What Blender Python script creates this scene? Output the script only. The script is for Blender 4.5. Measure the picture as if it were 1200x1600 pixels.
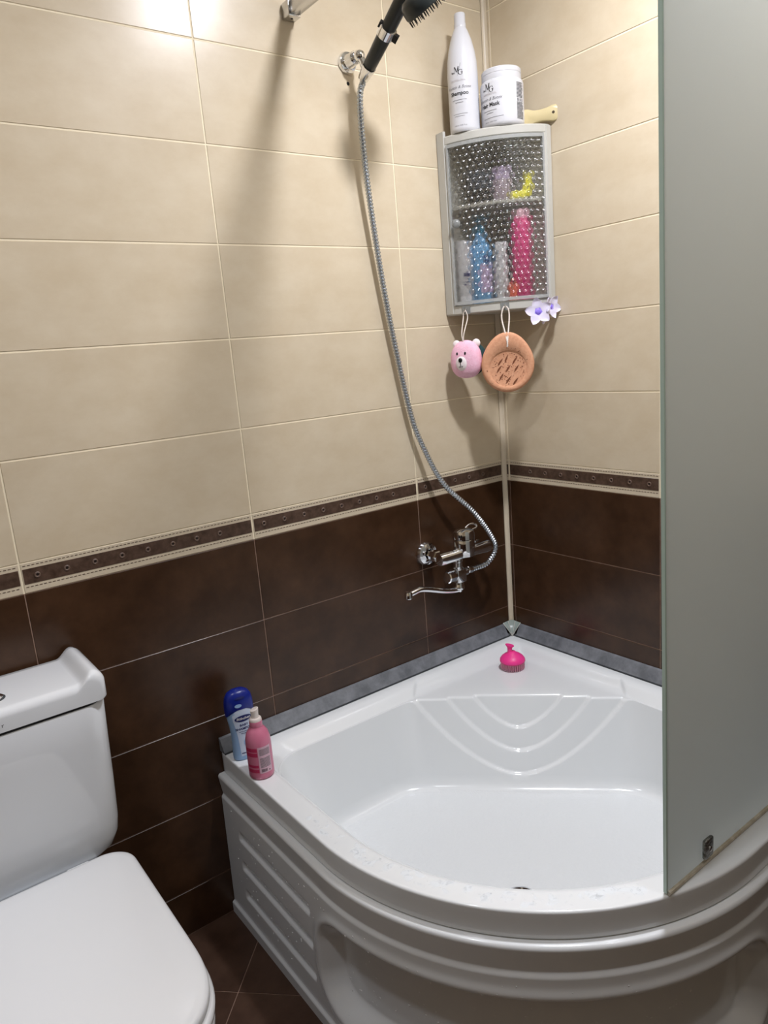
import bpy, bmesh, math, random
import numpy as np
from mathutils import Vector, Matrix
for o in list(bpy.data.objects): bpy.data.objects.remove(o)
scene = bpy.context.scene
COL = scene.collection
random.seed(7)
pi, sin, cos = math.pi, math.sin, math.cos

# ------------------------------------------------------------------ camera
CAM = np.array([-1.57612, -1.52713, 1.31765])
YAW, PITCH, ROLL, FPX = 0.630421, -0.215005, -0.0826336, 1135.465
fw = np.array([sin(YAW)*cos(PITCH), cos(YAW)*cos(PITCH), sin(PITCH)])
r0 = np.array([cos(YAW), -sin(YAW), 0.0]); u0 = np.cross(r0, fw)
rt = cos(ROLL)*r0 + sin(ROLL)*u0
up = -sin(ROLL)*r0 + cos(ROLL)*u0
cam = bpy.data.cameras.new('camera')
cam.sensor_fit = 'VERTICAL'; cam.sensor_height = 32.0; cam.lens = FPX/1600*32.0
cam.clip_start = 0.02
camo = bpy.data.objects.new('camera', cam); COL.objects.link(camo)
M = Matrix.Identity(4)
for i in range(3):
    M[i][0], M[i][1], M[i][2], M[i][3] = rt[i], up[i], -fw[i], CAM[i]
camo.matrix_world = M
scene.camera = camo

# ------------------------------------------------------------------ world, exposure
w = bpy.data.worlds.new('world'); scene.world = w; w.use_nodes = True
w.node_tree.nodes['Background'].inputs[0].default_value = (0.8, 0.85, 0.9, 1)
w.node_tree.nodes['Background'].inputs[1].default_value = 0.05
vs = scene.view_settings
vs.view_transform = 'Standard'; vs.look = 'None'; vs.gamma = 1.0; vs.use_curve_mapping = False
vs.exposure = 0.08
CEIL = 2.45
LAMP_R = 0.065
LAMPS = [(-0.48, -0.83, 20.8), (-0.50, -1.62, 3.4), (-1.70, -0.84, 7.8)]   # x, y, watts of each ceiling downlight

# ------------------------------------------------------------------ helpers
def woff(p):
    v = Vector((0, 0, 0))
    while p is not None:
        v += p.location; p = p.parent
    return v

def tag(o, label=None, cat=None, group=None, kind=None):
    if label: o['label'] = label
    if cat: o['category'] = cat
    if group: o['group'] = group
    if kind: o['kind'] = kind
    return o

def thing(name, loc, label, cat, group=None):
    o = bpy.data.objects.new(name, None); COL.objects.link(o)
    o.location = loc; o.empty_display_size = 0.03
    return tag(o, label, cat, group)

def mk(name, vf, mat, parent=None, loc=None, smooth=40, kind=None, label=None, local=False):
    """vf = (verts, faces) in world coordinates; stored relative to the parent / own origin"""
    v, f = vf
    off = Vector((0, 0, 0)) if local else woff(parent) + (Vector(loc) if loc else Vector((0, 0, 0)))
    me = bpy.data.meshes.new(name)
    me.from_pydata([(p[0]-off.x, p[1]-off.y, p[2]-off.z) for p in v], [], f)
    for m in (mat if isinstance(mat, (list, tuple)) else [mat]): me.materials.append(m)
    if smooth:
        me.polygons.foreach_set('use_smooth', [True]*len(me.polygons))
        if smooth < 180: me.set_sharp_from_angle(angle=math.radians(smooth))
    me.update()
    o = bpy.data.objects.new(name, me); COL.objects.link(o)
    if loc: o.location = loc
    if parent: o.parent = parent
    tag(o, label=label, kind=kind)
    return o

def inst(name, me, loc, parent=None, rot=None):
    o = bpy.data.objects.new(name, me); COL.objects.link(o)
    o.location = loc
    if rot: o.rotation_euler = rot
    if parent: o.parent = parent
    return o

def join(*vfs):
    V, F = [], []
    for v, f in vfs:
        n = len(V); V += [tuple(p) for p in v]; F += [tuple(i+n for i in q) for q in f]
    return V, F

def box(x0, x1, y0, y1, z0, z1):
    v = [(x, y, z) for z in (z0, z1) for (x, y) in ((x0, y0), (x1, y0), (x1, y1), (x0, y1))]
    f = [(3, 2, 1, 0), (4, 5, 6, 7), (0, 1, 5, 4), (1, 2, 6, 5), (2, 3, 7, 6), (3, 0, 4, 7)]
    return v, f

def rbox(x0, x1, y0, y1, z0, z1, b=0.003, seg=2):
    bm = bmesh.new()
    v, f = box(x0, x1, y0, y1, z0, z1)
    vs_ = [bm.verts.new(p) for p in v]
    for q in f: bm.faces.new([vs_[i] for i in q])
    bmesh.ops.bevel(bm, geom=list(bm.edges), offset=b, segments=seg, affect='EDGES', profile=0.5)
    bm.verts.index_update()
    out = [tuple(p.co) for p in bm.verts], [tuple(p.index for p in q.verts) for q in bm.faces]
    bm.free()
    return out

def loft(loops, closed=True, cap0=True, cap1=True):
    V, F = [], []
    n = len(loops[0])
    for L in loops: V += [tuple(p) for p in L]
    for i in range(len(loops)-1):
        for j in range(n if closed else n-1):
            k = (j+1) % n
            F.append((i*n+j, i*n+k, (i+1)*n+k, (i+1)*n+j))
    if cap0: F.append(tuple(reversed(range(n))))
    if cap1: F.append(tuple((len(loops)-1)*n+j for j in range(n)))
    return V, F

def lathe(prof, c=(0, 0, 0), n=32, sx=1, sy=1, rotz=0):
    loops = []
    for r, z in prof:
        L = []
        for j in range(n):
            a = 2*pi*j/n
            x, y = r*sx*cos(a), r*sy*sin(a)
            L.append((c[0]+x*cos(rotz)-y*sin(rotz), c[1]+x*sin(rotz)+y*cos(rotz), c[2]+z))
        loops.append(L)
    return loft(loops)

def frame(t, ref=(0, 0, 1)):
    t = np.array(t, float); t /= np.linalg.norm(t)
    ref = np.array(ref, float)
    if abs(t @ ref) > 0.98: ref = np.array([1.0, 0, 0])
    a = np.cross(ref, t); a /= np.linalg.norm(a)
    return a, np.cross(t, a), t

def spline(pts, n):
    P = [np.array(p, float) for p in pts]
    P = [2*P[0]-P[1]] + P + [2*P[-1]-P[-2]]
    out = []
    m = len(P)-3
    for i in range(m):
        for k in range(n):
            t = k/n
            a, b, c, d = P[i:i+4]
            out.append(0.5*((2*b)+(c-a)*t+(2*a-5*b+4*c-d)*t*t+(-a+3*b-3*c+d)*t**3))
    out.append(P[-2])
    return out

def tube(path, rad, n=12, caps=True):
    path = [np.array(p, float) for p in path]
    rr = rad if isinstance(rad, (list, tuple)) else [rad]*len(path)
    T = []
    for i in range(len(path)):
        a = path[max(0, i-1)]; b = path[min(len(path)-1, i+1)]
        d = b-a; T.append(d/(np.linalg.norm(d)+1e-12))
    a, b, _ = frame(T[0])
    loops = []
    for i, p in enumerate(path):
        a = a-(a@T[i])*T[i]; a /= np.linalg.norm(a); b = np.cross(T[i], a)
        loops.append([tuple(p+rr[i]*(cos(2*pi*j/n)*a+sin(2*pi*j/n)*b)) for j in range(n)])
    return loft(loops, cap0=caps, cap1=caps)

def axis_lathe(prof, base, axis, n=24, ref=(0, 0, 1)):
    a, b, t = frame(axis, ref); base = np.array(base, float)
    loops = []
    for r, h in prof:
        loops.append([tuple(base+t*h+r*(cos(2*pi*j/n)*a+sin(2*pi*j/n)*b)) for j in range(n)])
    return loft(loops)

def resample(path, step):
    P = np.array(path); d = np.r_[0, np.cumsum(np.linalg.norm(np.diff(P, axis=0), axis=1))]
    n = max(2, int(d[-1]/step))
    s = np.linspace(0, d[-1], n+1)
    return [np.array([np.interp(x, d, P[:, k]) for k in range(3)]) for x in s]

def extrude_poly(poly, z0, z1, bev=0.0):
    """poly: ccw list of (x, y)"""
    n = len(poly)
    loops = [[(x, y, z0) for x, y in poly], [(x, y, z1) for x, y in poly]]
    return loft(loops)

def rrect(x0, x1, y0, y1, radii, n=8):
    """ccw rounded rect; radii for corners (x1,y1),(x0,y1),(x0,y0),(x1,y0)"""
    cs = [(x1, y1, 0), (x0, y1, pi/2), (x0, y0, pi), (x1, y0, 3*pi/2)]
    sg = [(-1, -1), (1, -1), (1, 1), (-1, 1)]
    out = []
    for (cx, cy, a0), (sx, sy), r in zip(cs, sg, radii):
        for k in range(n+1):
            a = a0+pi/2*k/n
            out.append((cx+sx*r+r*cos(a), cy+sy*r+r*sin(a)))
    return out

def sstep(a, b, x):
    t = np.clip((x-a)/(b-a), 0, 1)
    return t*t*(3-2*t)

def text_vf(s, size, shear=0.0, offset=0.0, align='CENTER'):
    c = bpy.data.curves.new('txt', 'FONT'); c.body = s; c.size = size; c.shear = shear
    c.align_x = align; c.offset = offset; c.resolution_u = 3
    o = bpy.data.objects.new('txt', c)
    me = bpy.data.meshes.new_from_object(o)
    v = [tuple(p.co) for p in me.vertices]; f = [tuple(p.vertices) for p in me.polygons]
    bpy.data.objects.remove(o); bpy.data.curves.remove(c); bpy.data.meshes.remove(me)
    return v, f

def prof_r(prof, z):
    zs = [p[1] for p in prof]; rs = [p[0] for p in prof]
    return float(np.interp(z, zs, rs))

def wrap(vf, c, th0, z0, R, eps=0.0004, sx=1, sy=1, rotz=0):
    """wraps flat (u,v) shapes round a bottle; R = function of height"""
    v, f = vf; out = []
    for p in v:
        z = z0+p[1]; r = R(z); a = th0+p[0]/max(r, 1e-4)-rotz
        x, y = (r*sx+eps)*cos(a), (r*sy+eps)*sin(a)
        out.append((c[0]+x*cos(rotz)-y*sin(rotz), c[1]+x*sin(rotz)+y*cos(rotz), c[2]+z))
    return out, f

def grid_patch(u0_, u1_, v0, v1, nu=12, nv=6):
    V = [(u0_+(u1_-u0_)*i/nu, v0+(v1-v0)*j/nv) for j in range(nv+1) for i in range(nu+1)]
    F = [(j*(nu+1)+i, j*(nu+1)+i+1, (j+1)*(nu+1)+i+1, (j+1)*(nu+1)+i) for j in range(nv) for i in range(nu)]
    return [(a, b, 0) for a, b in V], F

def bars(spec):
    return join(*[grid_patch(*s, 6, 1) for s in spec])

# ------------------------------------------------------------------ materials
def srgb(r, g, b):
    def c(x):
        x /= 255.0
        return x/12.92 if x <= 0.04045 else ((x+0.055)/1.055)**2.4
    return (c(r), c(g), c(b), 1)

def pm(name, col, rough=0.4, metal=0.0, trans=0.0, ior=1.45, coat=0.0, col2=None, scale=8.0, detail=4.0,
       bump=0.0, bscale=60.0, spec=0.5, alpha=1.0, sss=0.0, lo=0.35, hi=0.65, rnd=0.0, stretch=None):
    m = bpy.data.materials.new(name); m.use_nodes = True
    nt = m.node_tree; N = nt.nodes; L = nt.links
    b = N['Principled BSDF']
    b.inputs['Base Color'].default_value = col
    b.inputs['Roughness'].default_value = rough
    b.inputs['Metallic'].default_value = metal
    b.inputs['Transmission Weight'].default_value = trans
    b.inputs['IOR'].default_value = ior
    b.inputs['Coat Weight'].default_value = coat
    b.inputs['Coat Roughness'].default_value = 0.05
    b.inputs['Specular IOR Level'].default_value = spec
    b.inputs['Alpha'].default_value = alpha
    if sss:
        b.inputs['Subsurface Weight'].default_value = sss
        b.inputs['Subsurface Radius'].default_value = (0.01, 0.006, 0.004)
    geo = None
    if col2 or bump:
        geo = N.new('ShaderNodeNewGeometry')
        vec = geo.outputs['Position']
        if stretch:
            mp = N.new('ShaderNodeMapping'); mp.inputs['Scale'].default_value = stretch
            L.new(vec, mp.inputs['Vector']); vec = mp.outputs['Vector']
    src = None
    if col2:
        nz = N.new('ShaderNodeTexNoise'); nz.inputs['Scale'].default_value = scale; nz.inputs['Detail'].default_value = detail
        nz.inputs['Roughness'].default_value = 0.65
        L.new(vec, nz.inputs['Vector'])
        rp = N.new('ShaderNodeValToRGB')
        rp.color_ramp.elements[0].position = lo; rp.color_ramp.elements[0].color = col
        rp.color_ramp.elements[1].position = hi; rp.color_ramp.elements[1].color = col2
        L.new(nz.outputs['Fac'], rp.inputs['Fac'])
        src = rp.outputs['Color']
    if rnd:
        oi = N.new('ShaderNodeObjectInfo'); mr = N.new('ShaderNodeMapRange')
        mr.inputs['To Min'].default_value = 1-rnd; mr.inputs['To Max'].default_value = 1+rnd
        L.new(oi.outputs['Random'], mr.inputs['Value'])
        hs = N.new('ShaderNodeHueSaturation')
        if src: L.new(src, hs.inputs['Color'])
        else: hs.inputs['Color'].default_value = col
        L.new(mr.outputs['Result'], hs.inputs['Value'])
        src = hs.outputs['Color']
    if src: L.new(src, b.inputs['Base Color'])
    if bump:
        nb = N.new('ShaderNodeTexNoise'); nb.inputs['Scale'].default_value = bscale; nb.inputs['Detail'].default_value = 3
        L.new(vec, nb.inputs['Vector'])
        bp = N.new('ShaderNodeBump'); bp.inputs['Strength'].default_value = bump; bp.inputs['Distance'].default_value = 0.002
        L.new(nb.outputs['Fac'], bp.inputs['Height']); L.new(bp.outputs['Normal'], b.inputs['Normal'])
    return m

MAT = {}
MAT['cream'] = pm('cream_tile', srgb(203, 187, 160), 0.27, col2=srgb(211, 197, 172), scale=9, detail=6, bump=0.03, bscale=35, rnd=0.02, stretch=(1, 1, 1.6))
MAT['dark'] = pm('dark_tile', srgb(54, 34, 19), 0.28, col2=srgb(76, 52, 35), scale=11, detail=8, bump=0.05, bscale=45, rnd=0.05, lo=0.38, hi=0.72)
MAT['floor'] = pm('floor_tile', srgb(62, 42, 31), 0.35, col2=srgb(84, 62, 49), scale=9, detail=8, bump=0.05, bscale=40, rnd=0.06)
MAT['grout'] = pm('cream_grout', srgb(238, 226, 198), 0.8)
MAT['grout_dark'] = pm('tan_grout', srgb(132, 104, 90), 0.8, col2=srgb(156, 130, 112), scale=40)
MAT['band'] = pm('border_brown', srgb(62, 45, 35), 0.35, col2=srgb(92, 72, 60), scale=60, detail=6)
MAT['stitch'] = pm('stitch_brown', srgb(84, 66, 54), 0.5)
MAT['stud'] = pm('stud_brown', srgb(104, 84, 72), 0.35)
MAT['studhole'] = pm('stud_dark', srgb(34, 24, 20), 0.4)
MAT['border_cream'] = pm('border_cream', srgb(206, 192, 168), 0.3)
MAT['ceil'] = pm('ceiling_white', srgb(232, 232, 230), 0.5)
MAT['profile'] = pm('profile_cream', srgb(214, 200, 176), 0.35)
MAT['acryl'] = pm('white_acrylic', srgb(230, 233, 234), 0.16, coat=0.3, bump=0.012, bscale=25)
MAT['acryl_floor'] = pm('textured_acrylic', srgb(225, 228, 229), 0.25, bump=0.6, bscale=110)
MAT['ceramic'] = pm('white_ceramic', srgb(226, 229, 232), 0.07, coat=0.4)
MAT['plastic_w'] = pm('white_plastic', srgb(228, 230, 232), 0.16)
MAT['chrome'] = pm('chrome', (0.82, 0.83, 0.85, 1), 0.06, metal=1.0)
MAT['chrome_r'] = pm('brushed_chrome', (0.62, 0.62, 0.62, 1), 0.22, metal=1.0)
MAT['hose'] = pm('hose_steel', (0.50, 0.54, 0.58, 1), 0.25, metal=0.9)
MAT['charcoal'] = pm('charcoal_plastic', srgb(38, 43, 43), 0.35)
MAT['black'] = pm('black_plastic', srgb(14, 14, 15), 0.35)
MAT['strip'] = pm('grey_strip', srgb(98, 101, 106), 0.35, col2=srgb(130, 133, 138), scale=22, detail=6)
MAT['cap'] = pm('green_grey_cap', srgb(140, 152, 146), 0.3)
MAT['gasket'] = pm('dark_gasket', srgb(60, 64, 66), 0.5)
MAT['cabinet'] = pm('cabinet_plastic', srgb(188, 186, 178), 0.3)
MAT['clear_rim'] = pm('clear_rim', srgb(226, 228, 226), 0.12, trans=0.6, ior=1.3)
MAT['botw'] = pm('bottle_white', srgb(212, 212, 216), 0.25)
MAT['ink'] = pm('ink_black', srgb(28, 28, 30), 0.6)
MAT['ink_grey'] = pm('ink_grey', srgb(120, 120, 124), 0.6)
MAT['ink_pale'] = pm('ink_pale', srgb(196, 190, 192), 0.6)
MAT['handle_cream'] = pm('handle_cream', srgb(204, 188, 144), 0.35)
MAT['peach'] = pm('peach_sponge', srgb(206, 148, 114), 0.9, col2=srgb(216, 162, 128), scale=120, bump=0.35, bscale=260)
MAT['pore'] = pm('sponge_pore', srgb(120, 72, 48), 0.95)
MAT['pinkfur'] = pm('pink_fabric', srgb(240, 184, 206), 0.9, col2=srgb(246, 198, 218), scale=90, bump=0.5, bscale=300)
MAT['whitefur'] = pm('white_fabric', srgb(240, 230, 230), 0.9, bump=0.4, bscale=300)
MAT['green_net'] = pm('dark_green_net', srgb(38, 66, 66), 0.9, bump=0.5, bscale=250)
MAT['cord'] = pm('cord_white', srgb(232, 222, 212), 0.8)
MAT['hookbase'] = pm('hook_grey', srgb(150, 152, 150), 0.25, trans=0.3)
MAT['petal'] = pm('petal', srgb(228, 222, 242), 0.4, sss=0.1)
MAT['petal_base'] = pm('petal_base', srgb(176, 160, 240), 0.4)
MAT['violet'] = pm('violet_centre', srgb(124, 96, 228), 0.4, col2=srgb(160, 140, 240), scale=90)
MAT['hot_pink'] = pm('hot_pink_silicone', srgb(246, 62, 148), 0.4, sss=0.1)
MAT['bristle'] = pm('clear_bristle', srgb(250, 190, 210), 0.3, trans=0.5, ior=1.2)
MAT['navy'] = pm('navy_cap', srgb(18, 36, 128), 0.28)
MAT['lightblue'] = pm('light_blue', srgb(150, 184, 222), 0.3)
MAT['label_lb'] = pm('pale_blue_label', srgb(206, 220, 238), 0.35)
MAT['navyink'] = pm('navy_ink', srgb(22, 34, 100), 0.5)
MAT['pinkbot'] = pm('pink_bottle', srgb(206, 118, 146), 0.28, coat=0.2)
MAT['redbot'] = pm('raspberry_print', srgb(188, 50, 92), 0.3)
MAT['pinklabel'] = pm('back_label', srgb(214, 176, 192), 0.4)
MAT['pump'] = pm('pump_white', srgb(226, 216, 210), 0.35)
def watermat():
    m = bpy.data.materials.new('water'); m.use_nodes = True
    N = m.node_tree.nodes; L = m.node_tree.links; N.remove(N['Principled BSDF'])
    t = N.new('ShaderNodeBsdfTransparent'); t.inputs[0].default_value = (0.955, 0.955, 0.955, 1)
    g = N.new('ShaderNodeBsdfGlossy'); g.inputs['Roughness'].default_value = 0.03
    f = N.new('ShaderNodeFresnel'); f.inputs['IOR'].default_value = 1.33
    x = N.new('ShaderNodeMixShader'); L.new(f.outputs[0], x.inputs[0]); L.new(t.outputs[0], x.inputs[1]); L.new(g.outputs[0], x.inputs[2])
    L.new(x.outputs[0], N['Material Output'].inputs['Surface'])
    return m
MAT['water'] = watermat()
MAT['drop'] = pm('drop_white', srgb(232, 234, 236), 0.08)
MAT['seal'] = pm('sealant', srgb(206, 200, 184), 0.5, col2=srgb(176, 166, 146), scale=40)
MAT['magenta'] = pm('magenta_bottle', srgb(224, 36, 128), 0.3)
MAT['palepink'] = pm('pale_pink_cap', srgb(232, 178, 196), 0.35)
MAT['skyblue'] = pm('sky_blue_bottle', srgb(104, 170, 222), 0.3)
MAT['teal'] = pm('teal_cap', srgb(44, 132, 168), 0.3)
MAT['slate'] = pm('slate_box', srgb(56, 62, 72), 0.4)
MAT['mauve'] = pm('mauve_jar', srgb(176, 160, 172), 0.4)
MAT['yellow'] = pm('yellow_plastic', srgb(240, 232, 40), 0.35)
MAT['orange'] = pm('orange_red', srgb(220, 90, 60), 0.4)
MAT['lilac'] = pm('lilac_label', srgb(196, 176, 212), 0.4)

def frosted():
    m = bpy.data.materials.new('frosted_glass'); m.use_nodes = True
    nt = m.node_tree; N = nt.nodes; L = nt.links
    N.remove(N['Principled BSDF']); out = N['Material Output']
    d = N.new('ShaderNodeBsdfDiffuse'); d.inputs['Color'].default_value = srgb(250, 254, 254)
    t = N.new('ShaderNodeBsdfTranslucent'); t.inputs['Color'].default_value = srgb(250, 255, 254)
    g = N.new('ShaderNodeBsdfGlossy'); g.inputs['Roughness'].default_value = 0.35
    tr = N.new('ShaderNodeBsdfTransparent'); tr.inputs['Color'].default_value = srgb(225, 238, 230)
    a = N.new('ShaderNodeMixShader'); a.inputs[0].default_value = 0.80
    L.new(d.outputs[0], a.inputs[1]); L.new(t.outputs[0], a.inputs[2])
    c = N.new('ShaderNodeMixShader'); c.inputs[0].default_value = 0.04
    L.new(a.outputs[0], c.inputs[1]); L.new(tr.outputs[0], c.inputs[2])
    fr = N.new('ShaderNodeFresnel'); fr.inputs['IOR'].default_value = 1.45
    b = N.new('ShaderNodeMixShader')
    L.new(fr.outputs[0], b.inputs[0]); L.new(c.outputs[0], b.inputs[1]); L.new(g.outputs[0], b.inputs[2])
    L.new(b.outputs[0], out.inputs['Surface'])
    return m
MAT['frosted'] = frosted()
MAT['glass_edge'] = pm('green_glass_edge', srgb(196, 220, 210), 0.25)

def bubble():
    m = bpy.data.materials.new('bubble_plastic'); m.use_nodes = True
    nt = m.node_tree; N = nt.nodes; L = nt.links
    N.remove(N['Principled BSDF']); out = N['Material Output']
    g = N.new('ShaderNodeBsdfGlass'); g.inputs['IOR'].default_value = 1.42; g.inputs['Roughness'].default_value = 0.0
    g.inputs['Color'].default_value = (0.96, 0.96, 0.95, 1)
    t = N.new('ShaderNodeBsdfTransparent'); t.inputs['Color'].default_value = (0.95, 0.95, 0.94, 1)
    s = N.new('ShaderNodeMixShader'); s.inputs[0].default_value = 0.46
    L.new(g.outputs[0], s.inputs[1]); L.new(t.outputs[0], s.inputs[2])
    gl = N.new('ShaderNodeBsdfGlossy'); gl.inputs['Roughness'].default_value = 0.15
    s2 = N.new('ShaderNodeMixShader'); s2.inputs[0].default_value = 0.08
    L.new(s.outputs[0], s2.inputs[1]); L.new(gl.outputs[0], s2.inputs[2])
    L.new(s2.outputs[0], out.inputs['Surface'])
    return m
MAT['bubble'] = bubble()

def emis(name, col, st):
    m = bpy.data.materials.new(name); m.use_nodes = True
    b = m.node_tree.nodes['Principled BSDF']
    b.inputs['Emission Color'].default_value = col; b.inputs['Emission Strength'].default_value = st
    return m
MAT['lamp'] = emis('lamp_lens', (1, 0.97, 0.93, 1), 6.0)

def brickmat(name, c1, c2, cg, w, h):
    m = bpy.data.materials.new(name); m.use_nodes = True
    nt = m.node_tree; N = nt.nodes; L = nt.links; b = N['Principled BSDF']
    tc = N.new('ShaderNodeTexCoord'); mp = N.new('ShaderNodeMapping')
    br = N.new('ShaderNodeTexBrick'); br.offset = 0.0
    br.inputs['Color1'].default_value = c1; br.inputs['Color2'].default_value = c2; br.inputs['Mortar'].default_value = cg
    br.inputs['Scale'].default_value = 1.0; br.inputs['Mortar Size'].default_value = 0.002
    br.inputs['Brick Width'].default_value = w; br.inputs['Row Height'].default_value = h
    sep = N.new('ShaderNodeSeparateXYZ'); cmb = N.new('ShaderNodeCombineXYZ'); add = N.new('ShaderNodeMath')
    L.new(tc.outputs['Object'], sep.inputs[0]); L.new(sep.outputs[0], add.inputs[0]); L.new(sep.outputs[1], add.inputs[1])
    L.new(add.outputs[0], cmb.inputs[0]); L.new(sep.outputs[2], cmb.inputs[1])
    L.new(cmb.outputs[0], br.inputs['Vector']); L.new(br.outputs['Color'], b.inputs['Base Color'])
    b.inputs['Roughness'].default_value = 0.3
    return m
MAT['cream_far'] = brickmat('cream_tiles_far', srgb(203, 188, 160), srgb(208, 194, 168), srgb(238, 226, 198), 0.5, 0.2)
MAT['dark_far'] = brickmat('dark_tiles_far', srgb(60, 40, 28), srgb(68, 48, 36), srgb(150, 122, 106), 0.5, 0.2)

# ------------------------------------------------------------------ room shell
XW, YW = -2.70, -2.60           # far walls, behind the camera
BT, BB = 0.975, 0.914           # border top / bottom
def wall_slab(name, vb, mats, axis):
    o = mk(name, vb, mats, smooth=0, kind='structure')
    return o
def slab_two(x0, x1, y0, y1, split):
    lo = box(x0, x1, y0, y1, 0.0, split); hi = box(x0, x1, y0, y1, split, CEIL)
    return join(lo, hi)
G = 0.0012
wall_left = mk('wall_left', slab_two(XW, 0.0, G, 0.08, BB), [MAT['grout_dark'], MAT['grout']], smooth=0, kind='structure')
wall_right = mk('wall_right', slab_two(G, 0.08, YW, 0.08, BB), [MAT['grout_dark'], MAT['grout']], smooth=0, kind='structure')
wall_behind = mk('wall_behind', slab_two(XW, 0.0, YW-0.08, YW, 0.945), [MAT['dark_far'], MAT['cream_far']], smooth=0, kind='structure')
wall_entry = mk('wall_entry', slab_two(XW-0.08, XW, YW, 0.08, 0.945), [MAT['dark_far'], MAT['cream_far']], smooth=0, kind='structure')
for wl in (wall_left, wall_right, wall_behind, wall_entry):
    for i, p in enumerate(wl.data.polygons): p.material_index = 0 if i < 6 else 1
mk('ceiling', box(XW-0.08, 0.08, YW-0.08, 0.08, CEIL, CEIL+0.06), MAT['ceil'], smooth=0, kind='structure')
floor = mk('floor', box(XW-0.08, 0.08, YW-0.08, 0.08, -0.08, -0.0015), MAT['grout_dark'], smooth=0, kind='structure')

_tc = {}
def tile_mesh(w, h, mat, axis, th=0.004, ch=0.0009):
    key = (round(w, 4), round(h, 4), mat, axis)
    if key in _tc: return _tc[key]
    V = []
    for (d, ins) in ((th, 0.0), (ch, 0.0), (0.0, ch)):
        for a, b in ((-1, 0), (1, 0), (1, 1), (-1, 1)):
            u = a*(w/2-ins); z = ins if b == 0 else h-ins
            V.append((u, d, z) if axis == 'A' else (d, u, z))
    F = []
    for k in (0, 1):
        for j in range(4):
            n = (j+1) % 4
            q = (k*4+j, k*4+n, (k+1)*4+n, (k+1)*4+j)
            F.append(q if axis == 'B' else tuple(reversed(q)))
    F.append((8, 9, 10, 11) if axis == 'A' else (11, 10, 9, 8))
    me = bpy.data.meshes.new('tile'); me.from_pydata(V, [], F); me.materials.append(MAT[mat]); me.update()
    bm = bmesh.new(); bm.from_mesh(me); bmesh.ops.recalc_face_normals(bm, faces=bm.faces); bm.to_mesh(me); bm.free()
    _tc[key] = me
    return me

def sub_mesh(name, vf, mat):
    me = bpy.data.meshes.new(name); me.from_pydata(vf[0], [], vf[1]); me.materials.append(mat)
    me.polygons.foreach_set('use_smooth', [True]*len(me.polygons)); me.set_sharp_from_angle(angle=0.7); me.update()
    return me

_bc = {}
def border_parts(w, axis):
    """brown band, studs, and dashed stitching of one border tile (local: u along wall, z up, proud of the tile)"""
    key = (round(w, 4), axis)
    if key in _bc: return _bc[key]
    def T(vf):
        return ([(p[0], p[1], p[2]) if axis == 'A' else (p[1], p[0], p[2]) for p in vf[0]],
                [q if axis == 'A' else tuple(reversed(q)) for q in vf[1]])
    e = 0.0022
    band = rbox(-w/2+e, w/2-e, -0.0009, 0.001, 0.0175, 0.0478, 0.0004, 1)
    st, ho = [], []
    pitch = 0.0555
    n = int(w/pitch+0.01)
    x0 = -w/2+pitch*0.5 if w > 0.3 else -w/2+pitch*0.4
    for k in range(n):
        cx = x0+k*pitch
        st.append(axis_lathe([(0.0062, 0), (0.0060, 0.0010), (0.0048, 0.0018), (0.0032, 0.0014), (0.0026, 0.0006)], (cx, -0.0008, 0.0326), (0, -1, 0), 12))
        ho.append(axis_lathe([(0.0027, 0.0), (0.0026, 0.0008), (0.0012, 0.0009)], (cx, -0.0008, 0.0326), (0, -1, 0), 8))
    ds = []
    k = 0
    while -w/2+0.004+k*0.0082+0.005 < w/2:
        a = -w/2+0.004+k*0.0082
        ds.append(box(a, a+0.0052, -0.0005, 0.0005, 0.0536, 0.0549))
        ds.append(box(a, a+0.0052, -0.0005, 0.0005, 0.0108, 0.0121)); k += 1
    r = [sub_mesh('band', T(band), MAT['band']),
         sub_mesh('stud', T(join(*st)), MAT['stud']) if st else None,
         sub_mesh('stud_hole', T(join(*ho)), MAT['studhole']) if ho else None,
         sub_mesh('stitching', T(join(*ds)), MAT['stitch'])]
    _bc[key] = r
    return r

def tile_wall(wall, axis, cols, gc=0.0030, gd=0.0020):
    """cols: list of (u0,u1) along the wall"""
    rows = [(BT+0.2*k, min(BT+0.2*(k+1), CEIL), 'cream', gc) for k in range(7)]
    rows.append((BB, BT, 'border_cream', 0.0012))
    rows += [(max(BB-0.2*(k+1), 0.0), BB-0.2*k, 'dark', gd) for k in range(5)]
    for (a, b) in cols:
        for (z0, z1, mat, g) in rows:
            wd, ht = b-a-g, z1-z0-g
            if wd < 0.006 or ht < 0.01: continue
            gg = g
            if mat == 'border_cream': wd = b-a-gc
            me = tile_mesh(wd, ht, mat, axis)
            c = (a+b)/2
            nm = 'border_tile' if mat == 'border_cream' else 'tile'
            o = inst(nm, me, (c, 0, z0+g/2) if axis == 'A' else (0, c, z0+g/2), wall)
            if nm == 'border_tile':
                bd, st, ho, sti = border_parts(wd, axis)
                inst('band', bd, (0, 0, 0), o)
                for nme, mm in (('stud', st), ('stud_hole', ho), ('stitching', sti)):
                    if mm: tag(inst(nme, mm, (0, 0, 0), o), kind='stuff')
J = -0.3434
colsA = [(J, -0.011)] + [(J-0.5017*(k+1), J-0.5017*k) for k in range(4)] + [(XW, J-0.5017*4)]
tile_wall(wall_left, 'A', colsA)
tile_wall(wall_right, 'B', [(-0.0195, -0.0045), (-0.5205, -0.0195), (-1.0215, -0.5205), (-1.5215, -1.0215), (-2.0215, -1.5215), (YW, -2.0215)])

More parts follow.
